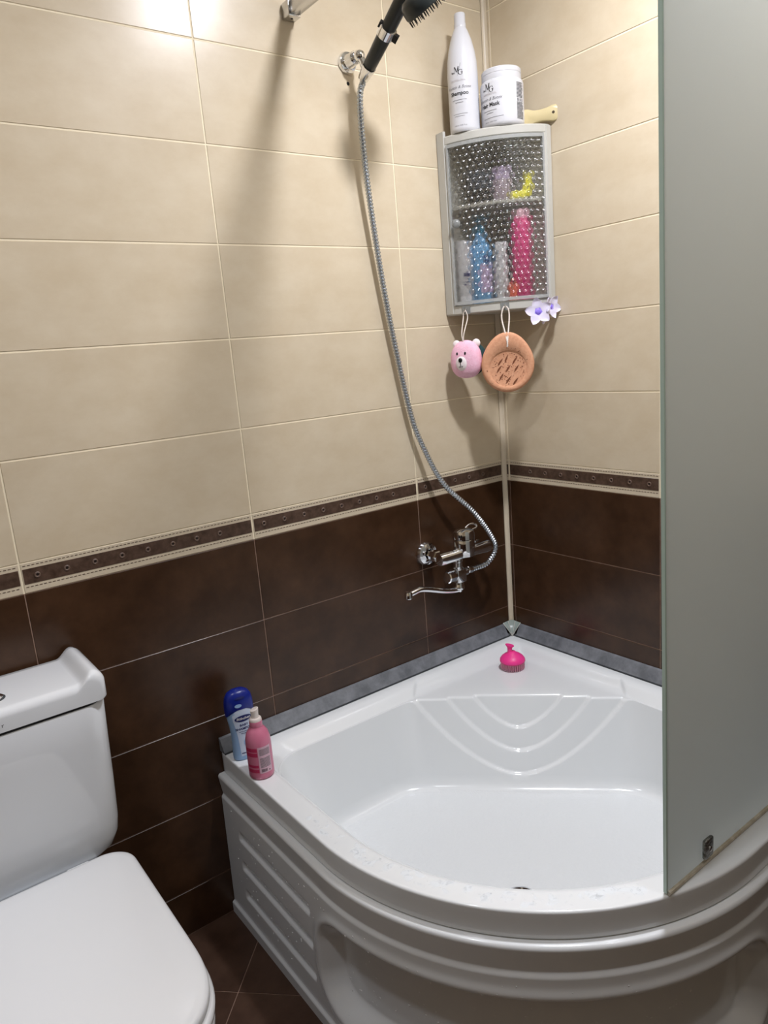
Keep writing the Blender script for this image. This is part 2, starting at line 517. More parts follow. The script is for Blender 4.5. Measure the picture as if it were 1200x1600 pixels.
# diagonal floor tiles
def clip_poly(poly, x0, x1, y0, y1):
    def cl(P, f, g):
        out = []
        for i in range(len(P)):
            a, b = P[i], P[(i+1) % len(P)]
            fa, fb = f(a), f(b)
            if fa >= 0: out.append(a)
            if fa*fb < 0:
                t = fa/(fa-fb); out.append((a[0]+t*(b[0]-a[0]), a[1]+t*(b[1]-a[1])))
        return out
    for f in (lambda p: p[0]-x0, lambda p: x1-p[0], lambda p: p[1]-y0, lambda p: y1-p[1]):
        if len(poly) < 3: return []
        poly = cl(poly, f, None)
    return poly
FT = 0.33; c45 = math.sqrt(0.5)
for i in range(-9, 9):
    for j in range(-9, 9):
        g = 0.0012
        P = [((i+a)*FT+(g if a == 0 else -g), (j+b)*FT+(g if b == 0 else -g)) for a, b in ((0, 0), (1, 0), (1, 1), (0, 1))]
        P = [(-1.122+(p[0]-p[1])*c45, -0.228+(p[0]+p[1])*c45) for p in P]
        P = clip_poly(P, XW, -0.002, YW, -0.001)
        if len(P) < 3: continue
        cx = sum(p[0] for p in P)/len(P); cy = sum(p[1] for p in P)/len(P)
        area = abs(sum(P[k][0]*P[(k+1) % len(P)][1]-P[(k+1) % len(P)][0]*P[k][1] for k in range(len(P))))/2
        if area < 0.002: continue
        if cx > -0.72 and cy > -0.72: continue            # wholly under the tub
        mk('tile', extrude_poly(P, -0.006, 0.0), MAT['floor'], parent=floor, smooth=0)

# corner profile and sealing strips round the tub
RIM = 0.428
cp = [(-0.0125, -0.0005), (-0.0125, -0.003), (-0.009, -0.0042), (-0.0062, -0.0062), (-0.0042, -0.009), (-0.0035, -0.0105), (-0.0005, -0.0105), (-0.0005, -0.0005)]
mk('trim_1', extrude_poly(list(reversed(cp)), RIM+0.03, CEIL), MAT['profile'], smooth=30, kind='structure')
sp = [(0.0, RIM+0.0008), (-0.0245, RIM+0.0008), (-0.0255, RIM+0.004), (-0.0225, RIM+0.0075), (-0.0075, RIM+0.0320), (-0.003, RIM+0.0340), (0.0, RIM+0.0342)]
def strip(name, axis, u0_, u1_):
    n = 24; loops = []
    for k in range(n+1):
        u = u0_+(u1_-u0_)*k/n
        loops.append([(u, d-0.0006, z) if axis == 'A' else (d-0.0006, u, z) for d, z in sp])
    return mk(name, loft(loops), MAT['strip'], smooth=30, kind='structure')
t2 = strip('trim_2', 'A', -1.0, -0.041)
t3 = strip('trim_3', 'B', -0.93, -0.041)
def gasket(parent, axis, u0_, u1_):
    V = box(u0_, u1_, -0.0285, -0.0258, RIM+0.0006, RIM+0.0032) if axis == 'A' else box(-0.0285, -0.0258, u0_, u1_, RIM+0.0006, RIM+0.0032)
    mk('gasket', V, MAT['gasket'], parent=parent, smooth=0)
gasket(t2, 'A', -1.0, -0.036); gasket(t3, 'B', -0.93, -0.036)
# corner cap: quarter turn of the strip section
CB = np.array([-0.033, -0.033, RIM+0.0015])
def cap_top(k): return np.array([-0.042+0.040*cos(pi/2*(1-k)), -0.042+0.040*sin(pi/2*(1-k)), RIM+0.037+0.003*sin(pi*k)])
loops = []
for k in range(9):
    T_ = cap_top(k/8)
    loops.append([tuple(CB), tuple((CB*0.5+T_*0.5)+np.array([-0.003, -0.003, 0.002])), tuple(T_), (T_[0]*0.5-0.0008, T_[1]*0.5-0.0008, T_[2]+0.0005), (-0.0015, -0.0015, RIM+0.0015)])
cc = mk('corner_cap', loft(loops), MAT['cap'], parent=t2, smooth=50)
for k in (0.04, 0.33, 0.67, 0.96):
    T_ = cap_top(k)
    mk('cap_rib', tube([CB, (CB*0.5+T_*0.5)+np.array([-0.0034, -0.0034, 0.0024]), T_], 0.0010, 6), MAT['cabinet'], parent=cc)

# ------------------------------------------------------------------ ceiling downlights
for k, (x, y, pw) in enumerate(LAMPS):
    lb = ['round recessed ceiling downlight above the bath corner', 'round recessed ceiling downlight above the frosted glass screen',
          'round recessed ceiling downlight above the toilet tank', 'round recessed ceiling downlight behind the toilet lid'][k]
    t = thing('ceiling_downlight', (x, y, CEIL), lb, 'ceiling lamp', 'ceiling downlights')
    mk('trim_ring', axis_lathe([(LAMP_R+0.002, 0.0), (LAMP_R+0.018, 0.0005), (LAMP_R+0.016, 0.006), (LAMP_R+0.003, 0.007), (LAMP_R+0.002, 0.001)], (x, y, CEIL), (0, 0, -1), 32), MAT['chrome_r'], parent=t)
    mk('lamp_lens', axis_lathe([(LAMP_R, 0.0002), (LAMP_R, 0.002)], (x, y, CEIL), (0, 0, -1), 32), MAT['lamp'], parent=t)
    ld = bpy.data.lights.new('lamp_light', 'AREA'); ld.shape = 'DISK'; ld.size = LAMP_R*2; ld.energy = pw
    ld.color = (0.92, 0.93, 1.0); ld.spread = math.radians(165)
    lo = bpy.data.objects.new('lamp_light', ld); COL.objects.link(lo); lo.parent = t; lo.location = (0, 0, -0.009)

# ------------------------------------------------------------------ corner tub
TC = np.array([-0.52, -0.52])
def poly_ray(poly, th):
    P = np.array(poly); Q = np.roll(P, -1, axis=0)
    out = np.empty(len(th))
    for i, a in enumerate(th):
        d = np.array([cos(a), sin(a)])
        e = Q-P; den = d[0]*e[:, 1]-d[1]*e[:, 0]
        w_ = P-TC
        with np.errstate(divide='ignore', invalid='ignore'):
            t = (w_[:, 0]*e[:, 1]-w_[:, 1]*e[:, 0])/den
            s = (w_[:, 0]*d[1]-w_[:, 1]*d[0])/den
        ok = (np.abs(den) > 1e-12) & (t > 0) & (s >= -1e-9) & (s <= 1+1e-9)
        out[i] = t[ok].max()
    return out
OX, OY = -1.0, -0.995
O_ = rrect(OX, -0.003, OY, -0.003, (0.004, 0.006, 0.55, 0.006), 48)
I_ = rrect(-0.943, -0.055, -0.938, -0.055, (0.04, 0.07, 0.490, 0.07), 48)
S_ = rrect(-0.931, -0.085, -0.926, -0.085, (0.05, 0.09, 0.475, 0.09), 48)
B_ = rrect(-0.855, -0.118, -0.855, -0.118, (0.06, 0.12, 0.40, 0.12), 48)
def clip_diag(rr, th, k):
    """limit the radius to the half plane x+y <= -k"""
    d = np.cos(th)+np.sin(th)
    lim = np.where(d > 1e-6, (-k-TC.sum())/np.maximum(d, 1e-6), 9.0)
    return lim
NT = 720
th = np.linspace(0, 2*pi, NT, endpoint=False)
Ro, Ri, Rs, Rb = (poly_ray(p, th) for p in (O_, I_, S_, B_))
def smin(a, b, k):
    h = np.clip(0.5+0.5*(b-a)/k, 0, 1)
    return b*(1-h)+a*h-k*h*(1-h)
SH, BOT = 0.400, 0.176
Rt = smin(Rs-0.004, clip_diag(Rs, th, 0.585), 0.012)
Rb = smin(np.minimum(Rb, Rt-0.02), clip_diag(Rb, th, 0.660), 0.05)
def fillet_profile(pts, rads, nseg, seg_n):
    """pts: list of (r array, z array); returns list of (r, z) arrays, same count for every angle"""
    out = []
    n = len(pts)
    prev_out = None
    for i in range(n):
        p = np.stack(pts[i])
        if i in (0, n-1):
            cur = [p]
        else:
            a = np.stack(pts[i-1]); b = np.stack(pts[i+1])
            da, db = a-p, b-p
            la, lb = np.linalg.norm(da, axis=0), np.linalg.norm(db, axis=0)
            R = np.minimum(rads[i], np.minimum(la, lb)*0.49)
            A = p+da/np.maximum(la, 1e-9)*R; Bq = p+db/np.maximum(lb, 1e-9)*R
            cur = [(1-t)**2*A+2*t*(1-t)*p+t*t*Bq for t in np.linspace(0, 1, nseg)]
        if prev_out is not None:
            s = seg_n[i-1]
            for k in range(1, s): out.append(prev_out+(cur[0]-prev_out)*k/s)
        out += cur
        prev_out = cur[-1]
    return out
z_ = lambda v: np.full(NT, v)
pts = [(Ro-0.03, z_(0.376)), (Ro, z_(0.376)), (Ro, z_(RIM)), (Ri, z_(RIM)), (Rs, z_(SH)), (Rt, z_(SH)), (Rb, z_(BOT)), (np.full(NT, 0.05), z_(BOT-0.004))]
prof = fillet_profile(pts, [0, 0.003, 0.0055, 0.014, 0.02, 0.008, 0.034, 0], 7, [1, 4, 10, 3, 5, 70, 14])
V = []; nl = len(prof)
first_face = 1+7+7+7+7+2          # rough, z test below does the work
for pr_ in prof:
    x = TC[0]+pr_[0]*np.cos(th); y = TC[1]+pr_[0]*np.sin(th); z = pr_[1]
    V.append(np.stack([x, y, z], 1))
V = np.array(V)
# scalloped steps of the corner seat front: each arch set back from the one outside it
x, y, z = V[..., 0], V[..., 1], V[..., 2]
q = (x-y)/math.sqrt(2); s = -(x+y)/math.sqrt(2)
front = sstep(0.27, 0.397, s)*sstep(0.178, 0.188, z)*sstep(0.60, 0.50, s)
d_ang = np.abs((th-pi/4+pi) % (2*pi)-pi)
lane = (d_ang < 1.15)[None, :]
rec = np.zeros_like(z)
for Q, D in ((0.275, 0.190), (0.188, 0.136), (0.118, 0.082)):
    zc = SH-D*np.clip(1-(np.abs(q)/Q)**1.75, 0, 1)
    ins = sstep(-0.0015, 0.0035, z-zc)*sstep(Q+0.003, Q-0.003, np.abs(q))
    rec += 0.011*ins
rec *= front*lane
V[..., 0] += rec*c45; V[..., 1] += rec*c45
verts = [tuple(p) for p in V.reshape(-1, 3)]
faces = []
for i in range(nl-1):
    for j in range(NT):
        k = (j+1) % NT
        faces.append((i*NT+j, i*NT+k, (i+1)*NT+k, (i+1)*NT+j))
faces.append(tuple((nl-1)*NT+j for j in range(NT)))
tub = thing('corner_bathtub', (-0.5, -0.5, 0.0), 'white acrylic quadrant corner bathtub with a stepped corner seat and ribbed apron', 'bathtub')
basin = mk('basin', (verts, faces), [MAT['acryl'], MAT['acryl_floor']], parent=tub, smooth=60)
for p in basin.data.polygons:
    c = p.center
    if c.z < BOT+0.002: p.material_index = 1
# fix orientation
bm = bmesh.new(); bm.from_mesh(basin.data); bmesh.ops.recalc_face_normals(bm, faces=bm.faces)
bm.faces.ensure_lookup_table()
best = max((f for f in bm.faces if f.calc_center_median().z > RIM-0.0005), key=lambda f: f.calc_area())
if best.normal.z < 0: bmesh.ops.reverse_faces(bm, faces=bm.faces)
bm.to_mesh(basin.data); bm.free()

# apron: outline from the wall at x=-1.015 round to the right wall
AX, AY, AR = -1.0120, -1.0070, 0.562
def apron_pt(u):
    """u: arc length from wall A; returns point, outward normal"""
    s1 = -AY-AR
    if u < s1: return (AX, -u), (-1.0, 0.0)
    u2 = u-s1; la = AR*pi/2
    if u2 < la:
        a = pi+u2/AR
        return (AX+AR+AR*cos(a), AY+AR+AR*sin(a)), (cos(a), sin(a))
    u3 = u2-la
    return (AX+AR+u3, AY), (0.0, -1.0)
S1 = -AY-AR; LA = AR*pi/2; LT = S1+LA+(-AX-AR)-0.004
zz_ = np.r_[np.linspace(0.0, 0.30, 130), np.linspace(0.30, 0.374, 60)[1:]]
uu_ = np.linspace(0.002, LT, 620)
U, Z = np.meshgrid(uu_, zz_)
D = np.zeros_like(U)
# top roll and groove
D = np.where(Z > 0.322, -0.0045+0.0070*(Z-0.322)/0.044, -0.0045+0.0045*sstep(0.322, 0.311, Z))
D = np.where(Z > 0.366, 0.0025-0.007*(1-np.sqrt(np.clip(1-((Z-0.366)/0.0085)**2, 0, 1))), D)
D += 0.006*(1-Z/0.374)
# foot flange
D += 0.006*sstep(0.030, 0.026, Z)
# louvre grooves left of the bowl
def louvre(u0_, u1_, zc, dep=0.007):
    w_ = sstep(u0_, u0_+0.012, U)*sstep(u1_, u1_-0.012, U)
    r = np.where(Z >= zc, sstep(zc+0.026, zc+0.004, Z), sstep(zc-0.006, zc, Z))
    return -dep*w_*r
for zc in (0.240, 0.163, 0.086): D += louvre(0.078, 0.398, zc)
for zc in (0.240, 0.163, 0.086): D += louvre(LT-0.398, LT-0.078, zc)
# the deep toe recess on the curved front
uc = S1+LA/2; hu = LA/2+0.020; zc = 0.168; hz = 0.103; rr_ = 0.075
dx = np.maximum(np.abs(U-uc)-(hu-rr_), 0); dz = np.maximum(np.abs(Z-zc)-(hz-rr_), 0)
sd = np.sqrt(dx*dx+dz*dz)-rr_
D -= 0.040*sstep(0.004, -0.030, sd)
D += 0.004*np.exp(-((sd-0.008)/0.010)**2)*sstep(0.02, 0.05, Z)
av = []
for i in range(U.shape[0]):
    for j in range(U.shape[1]):
        (px, py), (nx, ny) = apron_pt(U[i, j])
        av.append((px+nx*D[i, j], py+ny*D[i, j], Z[i, j]))
nu = U.shape[1]
af = [(i*nu+j, i*nu+j+1, (i+1)*nu+j+1, (i+1)*nu+j) for i in range(U.shape[0]-1) for j in range(nu-1)]
# inward lip at the top so the panel has thickness
top0 = (U.shape[0]-1)*nu
base = len(av)
for j in range(nu):
    (px, py), (nx, ny) = apron_pt(uu_[j]); av.append((px-nx*0.03, py-ny*0.03, 0.3745))
af += [(top0+j, top0+j+1, base+j+1, base+j) for j in range(nu-1)]
apron = mk('apron', (av, af), MAT['acryl'], parent=tub, smooth=70)
# drain
mk('drain', lathe([(0.036, 0), (0.036, 0.003), (0.030, 0.0045), (0.012, 0.003), (0.0, 0.003)][:4], (-0.6215, -0.5945, BOT-0.0025), 28), MAT['chrome'], parent=tub)

# water on the rim and splashes on the apron
blobs = []
def blob(c, n, a, r, h, asp):
    """irregular flat dome at c, normal n"""
    e1, e2, nn = frame(n)
    e1, e2 = cos(a)*e1+sin(a)*e2, -sin(a)*e1+cos(a)*e2
    m = 12; ph = random.random()*6.28
    rad = [r*(1+0.25*sin(2*pi*2*k/m+ph)+0.18*sin(2*pi*3*k/m+2*ph)) for k in range(m)]
    loops = []
    for sc, hh in ((1.0, 0.0), (0.93, 0.5), (0.7, 0.85), (0.3, 1.0)):
        loops.append([tuple(np.array(c)+sc*rad[k]*(cos(2*pi*k/m)*asp*e1+sin(2*pi*k/m)*e2)+nn*(hh*h)) for k in range(m)])
    return loft(loops, cap0=False)
rng = random.Random(3)
for _ in range(130):
    a = rng.uniform(pi*0.90, pi*1.40)
    i = int((a % (2*pi))/(2*pi)*NT) % NT
    r = rng.uniform(Ri[i]+0.014, Ro[i]-0.014)
    sz = rng.choice([0.0012, 0.0012, 0.0016, 0.0022, 0.003, 0.0045, 0.007])
    blobs.append(blob((TC[0]+r*cos(th[i]), TC[1]+r*sin(th[i]), RIM), (0, 0, 1), rng.uniform(0, 3.1), sz, 0.0003+sz*0.02, rng.uniform(0.8, 1.9)))
wd = mk('water_drops', join(*blobs), MAT['water'], smooth=180, loc=(-0.9, -0.7, RIM), kind='stuff')
tag(wd, 'clear water drops and small puddles lying on the white tub rim', 'water drops')
blobs = []
for _ in range(230):
    u = rng.uniform(0.05, S1+LA*0.85); zq = rng.uniform(0.06, 0.30)
    jj = int((u-0.002)/(LT-0.002)*(nu-1)); ii = int(np.searchsorted(zz_, zq)); zq = zz_[ii]
    (px, py), (nx, ny) = apron_pt(uu_[jj])
    sz = rng.choice([0.0009, 0.0011, 0.0014, 0.0019])
    blobs.append(blob((px+nx*D[ii, jj], py+ny*D[ii, jj], zq), (nx, ny, 0), rng.uniform(0, 3), sz, sz*0.6, 1.0))
mk('splash_drops', join(*blobs), MAT['drop'], parent=tub, smooth=180, kind='stuff')

# ------------------------------------------------------------------ frosted glass screen and top rail
GY0, GY1 = -0.953, -0.946
def gx(z): return -0.655-0.0118*(z-0.43)
sc = thing('shower_screen', (-0.33, -0.95, RIM), 'fixed frosted glass shower screen standing on the bathtub rim', 'shower screen')
zs = [RIM+0.003, 1.0, 1.6, 2.05]
loops = [[(gx(z), GY0, z), (-0.004, GY0, z), (-0.004, GY1, z), (gx(z), GY1, z)] for z in zs]
mk('glass_pane', loft(loops), MAT['frosted'], parent=sc, smooth=0)
loops = [[(gx(z)-0.0024, GY0+0.0006, z), (gx(z)-0.0002, GY0, z), (gx(z)-0.0002, GY1, z), (gx(z)-0.0024, GY1-0.0006, z)] for z in zs]
mk('polished_edge', loft(loops), MAT['glass_edge'], parent=sc, smooth=0)
mk('sealant_bead', tube([(-0.655+0.03*k, GY0-0.001, RIM+0.0035) for k in range(22)], 0.0042, 8), MAT['seal'], parent=sc)
cl = mk('glass_clip', rbox(-0.556, -0.530, GY0-0.008, GY0-0.0005, RIM+0.014, RIM+0.050, 0.003), pm('worn_metal', (0.42, 0.42, 0.41, 1), 0.4, metal=1.0, col2=(0.12, 0.12, 0.11, 1), scale=160, bump=0.8, bscale=220), parent=sc)
mk('screw', axis_lathe([(0.005, 0), (0.0048, 0.002), (0.003, 0.003)], (-0.543, GY0-0.008, RIM+0.032), (0, -1, 0), 12), MAT['chrome_r'], parent=cl)
rl = thing('support_rail', (-0.615, 0.0, 2.06), 'square chrome support rail fixed high on the cream tiled wall', 'rail')
RX, RZ = -0.612, 2.062
mk('wall_bracket', rbox(RX-0.0155, RX+0.0155, -0.030, -0.0005, RZ-0.0155, RZ+0.0155, 0.0015), MAT['chrome_r'], parent=rl)
mk('bar', rbox(RX-0.0125, RX+0.0125, -0.94, -0.031, RZ-0.0125, RZ+0.0125, 0.0012), MAT['chrome_r'], parent=rl)
mk('bracket_screw', axis_lathe([(0.0028, 0), (0.0026, 0.001)], (RX, -0.016, RZ-0.0155), (0, 0, -1), 10), MAT['black'], parent=rl)
mk('glass_clamp', rbox(RX-0.06, RX+0.0155, -0.965, -0.932, 2.03, RZ+0.018, 0.002), MAT['chrome_r'], parent=rl)

# ------------------------------------------------------------------ toilet
TX = -1.458
toi = thing('toilet', (TX, -0.35, 0.0), 'white ceramic close-coupled toilet with its lid closed', 'toilet')
def rr3(hw, y0, y1, z, rf, rb=0.02, n=8):
    return [(TX+p[0], p[1], z) for p in rrect(-hw, hw, y0, y1, (rb, rb, rf, rf), n)]
tl = []
for z, hw, yf, rf in ((0.398, 0.120, -0.130, 0.03), (0.400, 0.140, -0.145, 0.04), (0.406, 0.157, -0.158, 0.045), (0.418, 0.170, -0.167, 0.05), (0.440, 0.1785, -0.173, 0.052),
                      (0.470, 0.1815, -0.176, 0.05), (0.560, 0.184, -0.180, 0.045), (0.650, 0.186, -0.184, 0.042), (0.724, 0.188, -0.187, 0.04), (0.7265, 0.187, -0.186, 0.04)):
    tl.append(rr3(hw, yf, -0.014, z, rf))
mk('tank', loft(tl), MAT['ceramic'], parent=toi, smooth=50)
mk('tank_gap', loft([rr3(0.1862, -0.1852, -0.016, 0.726, 0.04), rr3(0.1862, -0.1852, -0.016, 0.7345, 0.04)]), MAT['black'], parent=toi)
# tank lid: sections along y, with a raised ear at each end
def lid_section(y, ins, hw):
    L = []
    zb, zt, zear = 0.7325, 0.772-ins, 0.790-ins
    hw = hw-ins*0.6
    L.append((TX-hw+0.004, y, zb)); L.append((TX+hw-0.004, y, zb)); L.append((TX+hw, y, zb+0.004))
    for k in range(9):
        a = pi/2*k/8
        L.append((TX+hw-0.016+0.016*cos(a)-0.004*sin(a), y, zear-0.020+0.020*sin(a)))
    for k in range(1, 9):
        tt = k/8; L.append((TX+hw-0.020-0.028*tt, y, zt+(zear-zt)*(1-tt*tt*(3-2*tt))))
    for k in range(8, 0, -1):
        tt = k/8; L.append((TX-hw+0.020+0.028*tt, y, zt+(zear-zt)*(1-tt*tt*(3-2*tt))))
    for k in range(8, -1, -1):
        a = pi/2*k/8
        L.append((TX-hw+0.016-0.016*cos(a)+0.004*sin(a), y, zear-0.020+0.020*sin(a)))
    L.append((TX-hw, y, zb+0.004))
    return L
ls = [lid_section(-0.012, 0.006, 0.190), lid_section(-0.016, 0.001, 0.190), lid_section(-0.03, 0, 0.190), lid_section(-0.160, 0, 0.190), lid_section(-0.172, 0.0004, 0.190)]
for k in range(1, 9):
    a = pi/2*k/8
    ls.append(lid_section(-0.172-0.017*sin(a), 0.0004+0.015*(1-cos(a)), 0.190-0.002*(1-cos(a))))
ls.append(lid_section(-0.1895, 0.030, 0.188))
mk('tank_lid', loft(ls), MAT['ceramic'], parent=toi, smooth=55)
bt = mk('flush_button', lathe([(0.021, 0.0), (0.021, 0.004), (0.018, 0.006), (0.006, 0.0062)], (TX+0.006, -0.128, 0.772), 28, 1.0, 0.8), MAT['chrome'], parent=toi)
mk('button_seam', lathe([(0.024, 0.0), (0.024, 0.0014), (0.021, 0.0015)], (TX+0.006, -0.128, 0.772), 28, 1.0, 0.8), MAT['gasket'], parent=toi)
tv = text_vf('r', 0.011)
mk('maker_mark', ([(TX+0.010+p[0], -0.1905, 0.742+p[1]) for p in tv[0]], tv[1]), MAT['ink'], parent=toi, smooth=0)
def dee(hw, y0, y1, rb=0.045, n=14, fr=0.20):
    """ccw D outline: straight back at y1 (near the wall), rounded front at y0"""
    P = []
    for k in range(n+1):
        a = pi/2*k/n; P.append((hw-rb+rb*cos(a), y1-rb+rb*sin(a)))
    for k in range(n+1):
        a = pi/2+pi/2*k/n; P.append((-hw+rb+rb*cos(a), y1-rb+rb*sin(a)))
    m = 3*n
    for k in range(m+1):
        a = pi+pi*k/m
        ca, sa = cos(a), sin(a); e = 2/3.0
        P.append((hw*math.copysign(abs(ca)**e, ca), y0+fr+fr*math.copysign(abs(sa)**e, sa)))
    return P
def dl(hw, y0, y1, z, rb=0.045, fr=0.20): return [(TX+p[0], p[1], z) for p in dee(hw, y0, y1, rb, 14, fr)]
Lz = []
for ins, z in ((0.010, 0.4355), (0.002, 0.4358), (0.0, 0.438), (0.0, 0.446), (0.002, 0.450), (0.006, 0.4530), (0.014, 0.4552), (0.04, 0.4572), (0.09, 0.4580)):
    Lz.append(dl(0.168-ins, -0.700+ins, -0.222-ins, z, max(0.05-ins*0.3, 0.02), 0.175-ins*0.7))
mk('seat_lid', loft(Lz), MAT['plastic_w'], parent=toi, smooth=60)
Lz = []
for ins, z in ((0.012, 0.4135), (0.001, 0.414), (-0.003, 0.418), (-0.004, 0.427), (-0.001, 0.433), (0.006, 0.4352)):
    Lz.append(dl(0.168-ins, -0.703+ins, -0.224-ins, z, 0.05, 0.178))
mk('seat_ring', loft(Lz), MAT['plastic_w'], parent=toi, smooth=60)
for sx in (-0.08, 0.08):
    mk('hinge', axis_lathe([(0.009, 0), (0.010, 0.003), (0.010, 0.037), (0.009, 0.04)], (TX+sx-0.02, -0.212, 0.432), (1, 0, 0), 16), MAT['plastic_w'], parent=toi)
Lz = []
for hw, y0, y1, z in ((0.10, -0.53, -0.12, 0.0), (0.102, -0.535, -0.12, 0.02), (0.098, -0.52, -0.13, 0.12), (0.115, -0.57, -0.16, 0.22), (0.145, -0.65, -0.20, 0.31),
                      (0.166, -0.692, -0.226, 0.37), (0.170, -0.703, -0.228, 0.395), (0.169, -0.702, -0.228, 0.408), (0.163, -0.697, -0.232, 0.4125)):
    Lz.append(dl(hw, y0, y1, z, 0.04, min(0.18, hw*1.2)))
mk('bowl', loft(Lz), MAT['ceramic'], parent=toi, smooth=60)
mk('tank_platform', loft([rr3(0.095, -0.26, -0.016, 0.0, 0.02), rr3(0.095, -0.26, -0.016, 0.30, 0.02), rr3(0.125, -0.26, -0.016, 0.385, 0.02), rr3(0.125, -0.26, -0.016, 0.3975, 0.02)]), MAT['ceramic'], parent=toi)

# ------------------------------------------------------------------ shower: wall holder, handset, hose
hx, hz = -0.463, 1.985
hold = thing('shower_holder', (hx, 0.0, hz), 'chrome wall bracket with a ball joint holding the shower handset', 'shower holder')
mk('flange', axis_lathe([(0.024, 0.0005), (0.0245, 0.004), (0.022, 0.009), (0.0165, 0.011), (0.0150, 0.013), (0.0150, 0.036), (0.0135, 0.038)], (hx, 0, hz), (0, -1, 0), 32), MAT['chrome'], parent=hold)
HB = np.array([-0.452, -0.062, 1.950]); HT = np.array([-0.462, -0.218, 2.036])
hd = (HT-HB)/np.linalg.norm(HT-HB)
jc = np.array([hx+0.004, -0.046, hz+0.001])
mk('ball_joint', axis_lathe([(0.004, -0.013), (0.009, -0.011), (0.0125, -0.005), (0.0130, 0.0), (0.0125, 0.005), (0.009, 0.011), (0.004, 0.013)], jc, (0.3, -0.9, -0.1), 20), MAT['chrome'], parent=hold)
mk('clip', axis_lathe([(0.0105, -0.022), (0.0125, -0.020), (0.0165, 0.010), (0.0165, 0.013), (0.0140, 0.013), (0.0115, -0.022)], HB, hd, 24), MAT['chrome'], parent=hold)
mk('neck', tube([jc, (jc+HB)/2+np.array([0, 0, 0.004]), HB-0.004*hd], 0.0085, 12), MAT['chrome'], parent=hold)
hs = thing('shower_handset', tuple(HB), 'dark charcoal shower handset with chrome ring and black bristled head', 'shower head')
LH = float(np.linalg.norm(HT-HB))
hp = [(0.0115, -0.012), (0.0140, 0.010), (0.0150, 0.014)]
mk('handle', axis_lathe([(0.0125, 0.012), (0.0150, 0.016), (0.0158, 0.05), (0.0165, 0.088), (0.0165, LH+0.04), (0.012, LH+0.045)], HB, hd, 28), MAT['charcoal'], parent=hs)
mk('chrome_ring', axis_lathe([(0.0166, 0.090), (0.0195, 0.091), (0.0197, 0.112), (0.0166, 0.113)], HB, hd, 28), MAT['chrome'], parent=hs)
ra, rb_, _ = frame(hd)
side = rt*0.9-up*0.3; side = side-(side@hd)*hd; side /= np.linalg.norm(side)
kb = HB+hd*0.101+side*0.0185
nn = np.cross(hd, side)
def obox(c, a, b, t, ha, hb, ht):
    V = [tuple(np.array(c)+sx*ha*a+sy*hb*b+sz*ht*t) for sz in (-1, 1) for sx, sy in ((-1, -1), (1, -1), (1, 1), (-1, 1))]
    return V, box(0, 1, 0, 1, 0, 1)[1]
mk('button', obox(kb+side*0.004, hd, nn, side, 0.0075, 0.006, 0.006), MAT['black'], parent=hs, smooth=0)
mk('button_lug', obox(HB+hd*0.108-side*0.019, hd, nn, side, 0.006, 0.006, 0.003), MAT['black'], parent=hs, smooth=0)
# bristled oval head: face edge-on to this side of the room
def ray_at(px, py, yy):
    d = fw+rt*(px-600)/FPX-up*(py-800)/FPX
    return CAM+d*((yy-CAM[1])/d[1])
fc = ray_at(667, 10, -0.275)
vd = (fc-CAM)/np.linalg.norm(fc-CAM)
fe = 0.74*rt+0.67*up; fe -= (fe@vd)*vd; fe /= np.linalg.norm(fe)
fn = np.cross(fe, vd); fn = fn if fn@(rt-up) > 0 else -fn
fn = fn+0.10*vd; fn /= np.linalg.norm(fn)
fz = np.cross(fe, fn)
loops = []
for sc_, h in ((0.5, -0.036), (0.82, -0.033), (0.95, -0.026), (1.0, -0.014), (1.0, -0.004), (0.96, 0.0), (0.5, 0.001)):
    loops.append([tuple(fc+fn*h+sc_*(0.048*cos(2*pi*k/32)*fe+0.042*sin(2*pi*k/32)*fz)) for k in range(32)])
mk('head', loft(loops), MAT['charcoal'], parent=hs, smooth=50)
br = []
for ring, cnt in ((0.93, 26), (0.70, 18), (0.45, 12), (0.2, 6)):
    for k in range(cnt):
        a = 2*pi*k/cnt
        b0 = fc+ring*(0.048*cos(a)*fe+0.042*sin(a)*fz)
        br.append(tube([b0, b0+fn*0.007, b0+fn*0.0125], [0.0013, 0.0010, 0.0005], 6))
mk('bristles', join(*br), MAT['black'], parent=hs, kind='stuff')

# ribbed metal hose
hpth = [HB-hd*0.014, HB-hd*0.022+np.array([0, 0, -0.006]), ray_at(562.5, 150, -0.046), ray_at(566, 215, -0.038), ray_at(580, 330, -0.028), ray_at(605, 480, -0.020), ray_at(640, 640, -0.020),
        ray_at(662, 700, -0.026), ray_at(694, 757, -0.042), ray_at(740, 800, -0.062), ray_at(768, 838, -0.066), ray_at(774, 858, -0.068), ray_at(762, 879, -0.068), ray_at(745, 887, -0.066), ray_at(733, 890, -0.065)]
path = resample(spline(hpth, 12), 0.0016)
rad = []
for i in range(len(path)):
    rad.append((0.0074, 0.0077, 0.0074, 0.0060, 0.0056)[i % 5])
hose = thing('shower_hose', tuple(HB), 'ribbed steel shower hose hanging from handset to wall mixer', 'hose')
mk('hose_tube', tube(path, rad, 14), MAT['hose'], parent=hose, smooth=25)
e0 = path[-1]; ed = (path[-1]-path[-10]); ed = ed/np.linalg.norm(ed)
mk('end_nut', axis_lathe([(0.0085, -0.012), (0.0105, -0.010), (0.0105, 0.004), (0.009, 0.006)], e0-ed*0.0, ed, 8), MAT['chrome'], parent=hose, smooth=20)
d0 = path[0]; dd = path[0]-path[8]; dd = dd/np.linalg.norm(dd)
mk('end_cone', axis_lathe([(0.0078, -0.012), (0.0092, -0.010), (0.0105, 0.0)], d0, dd, 20), MAT['chrome'], parent=hose)
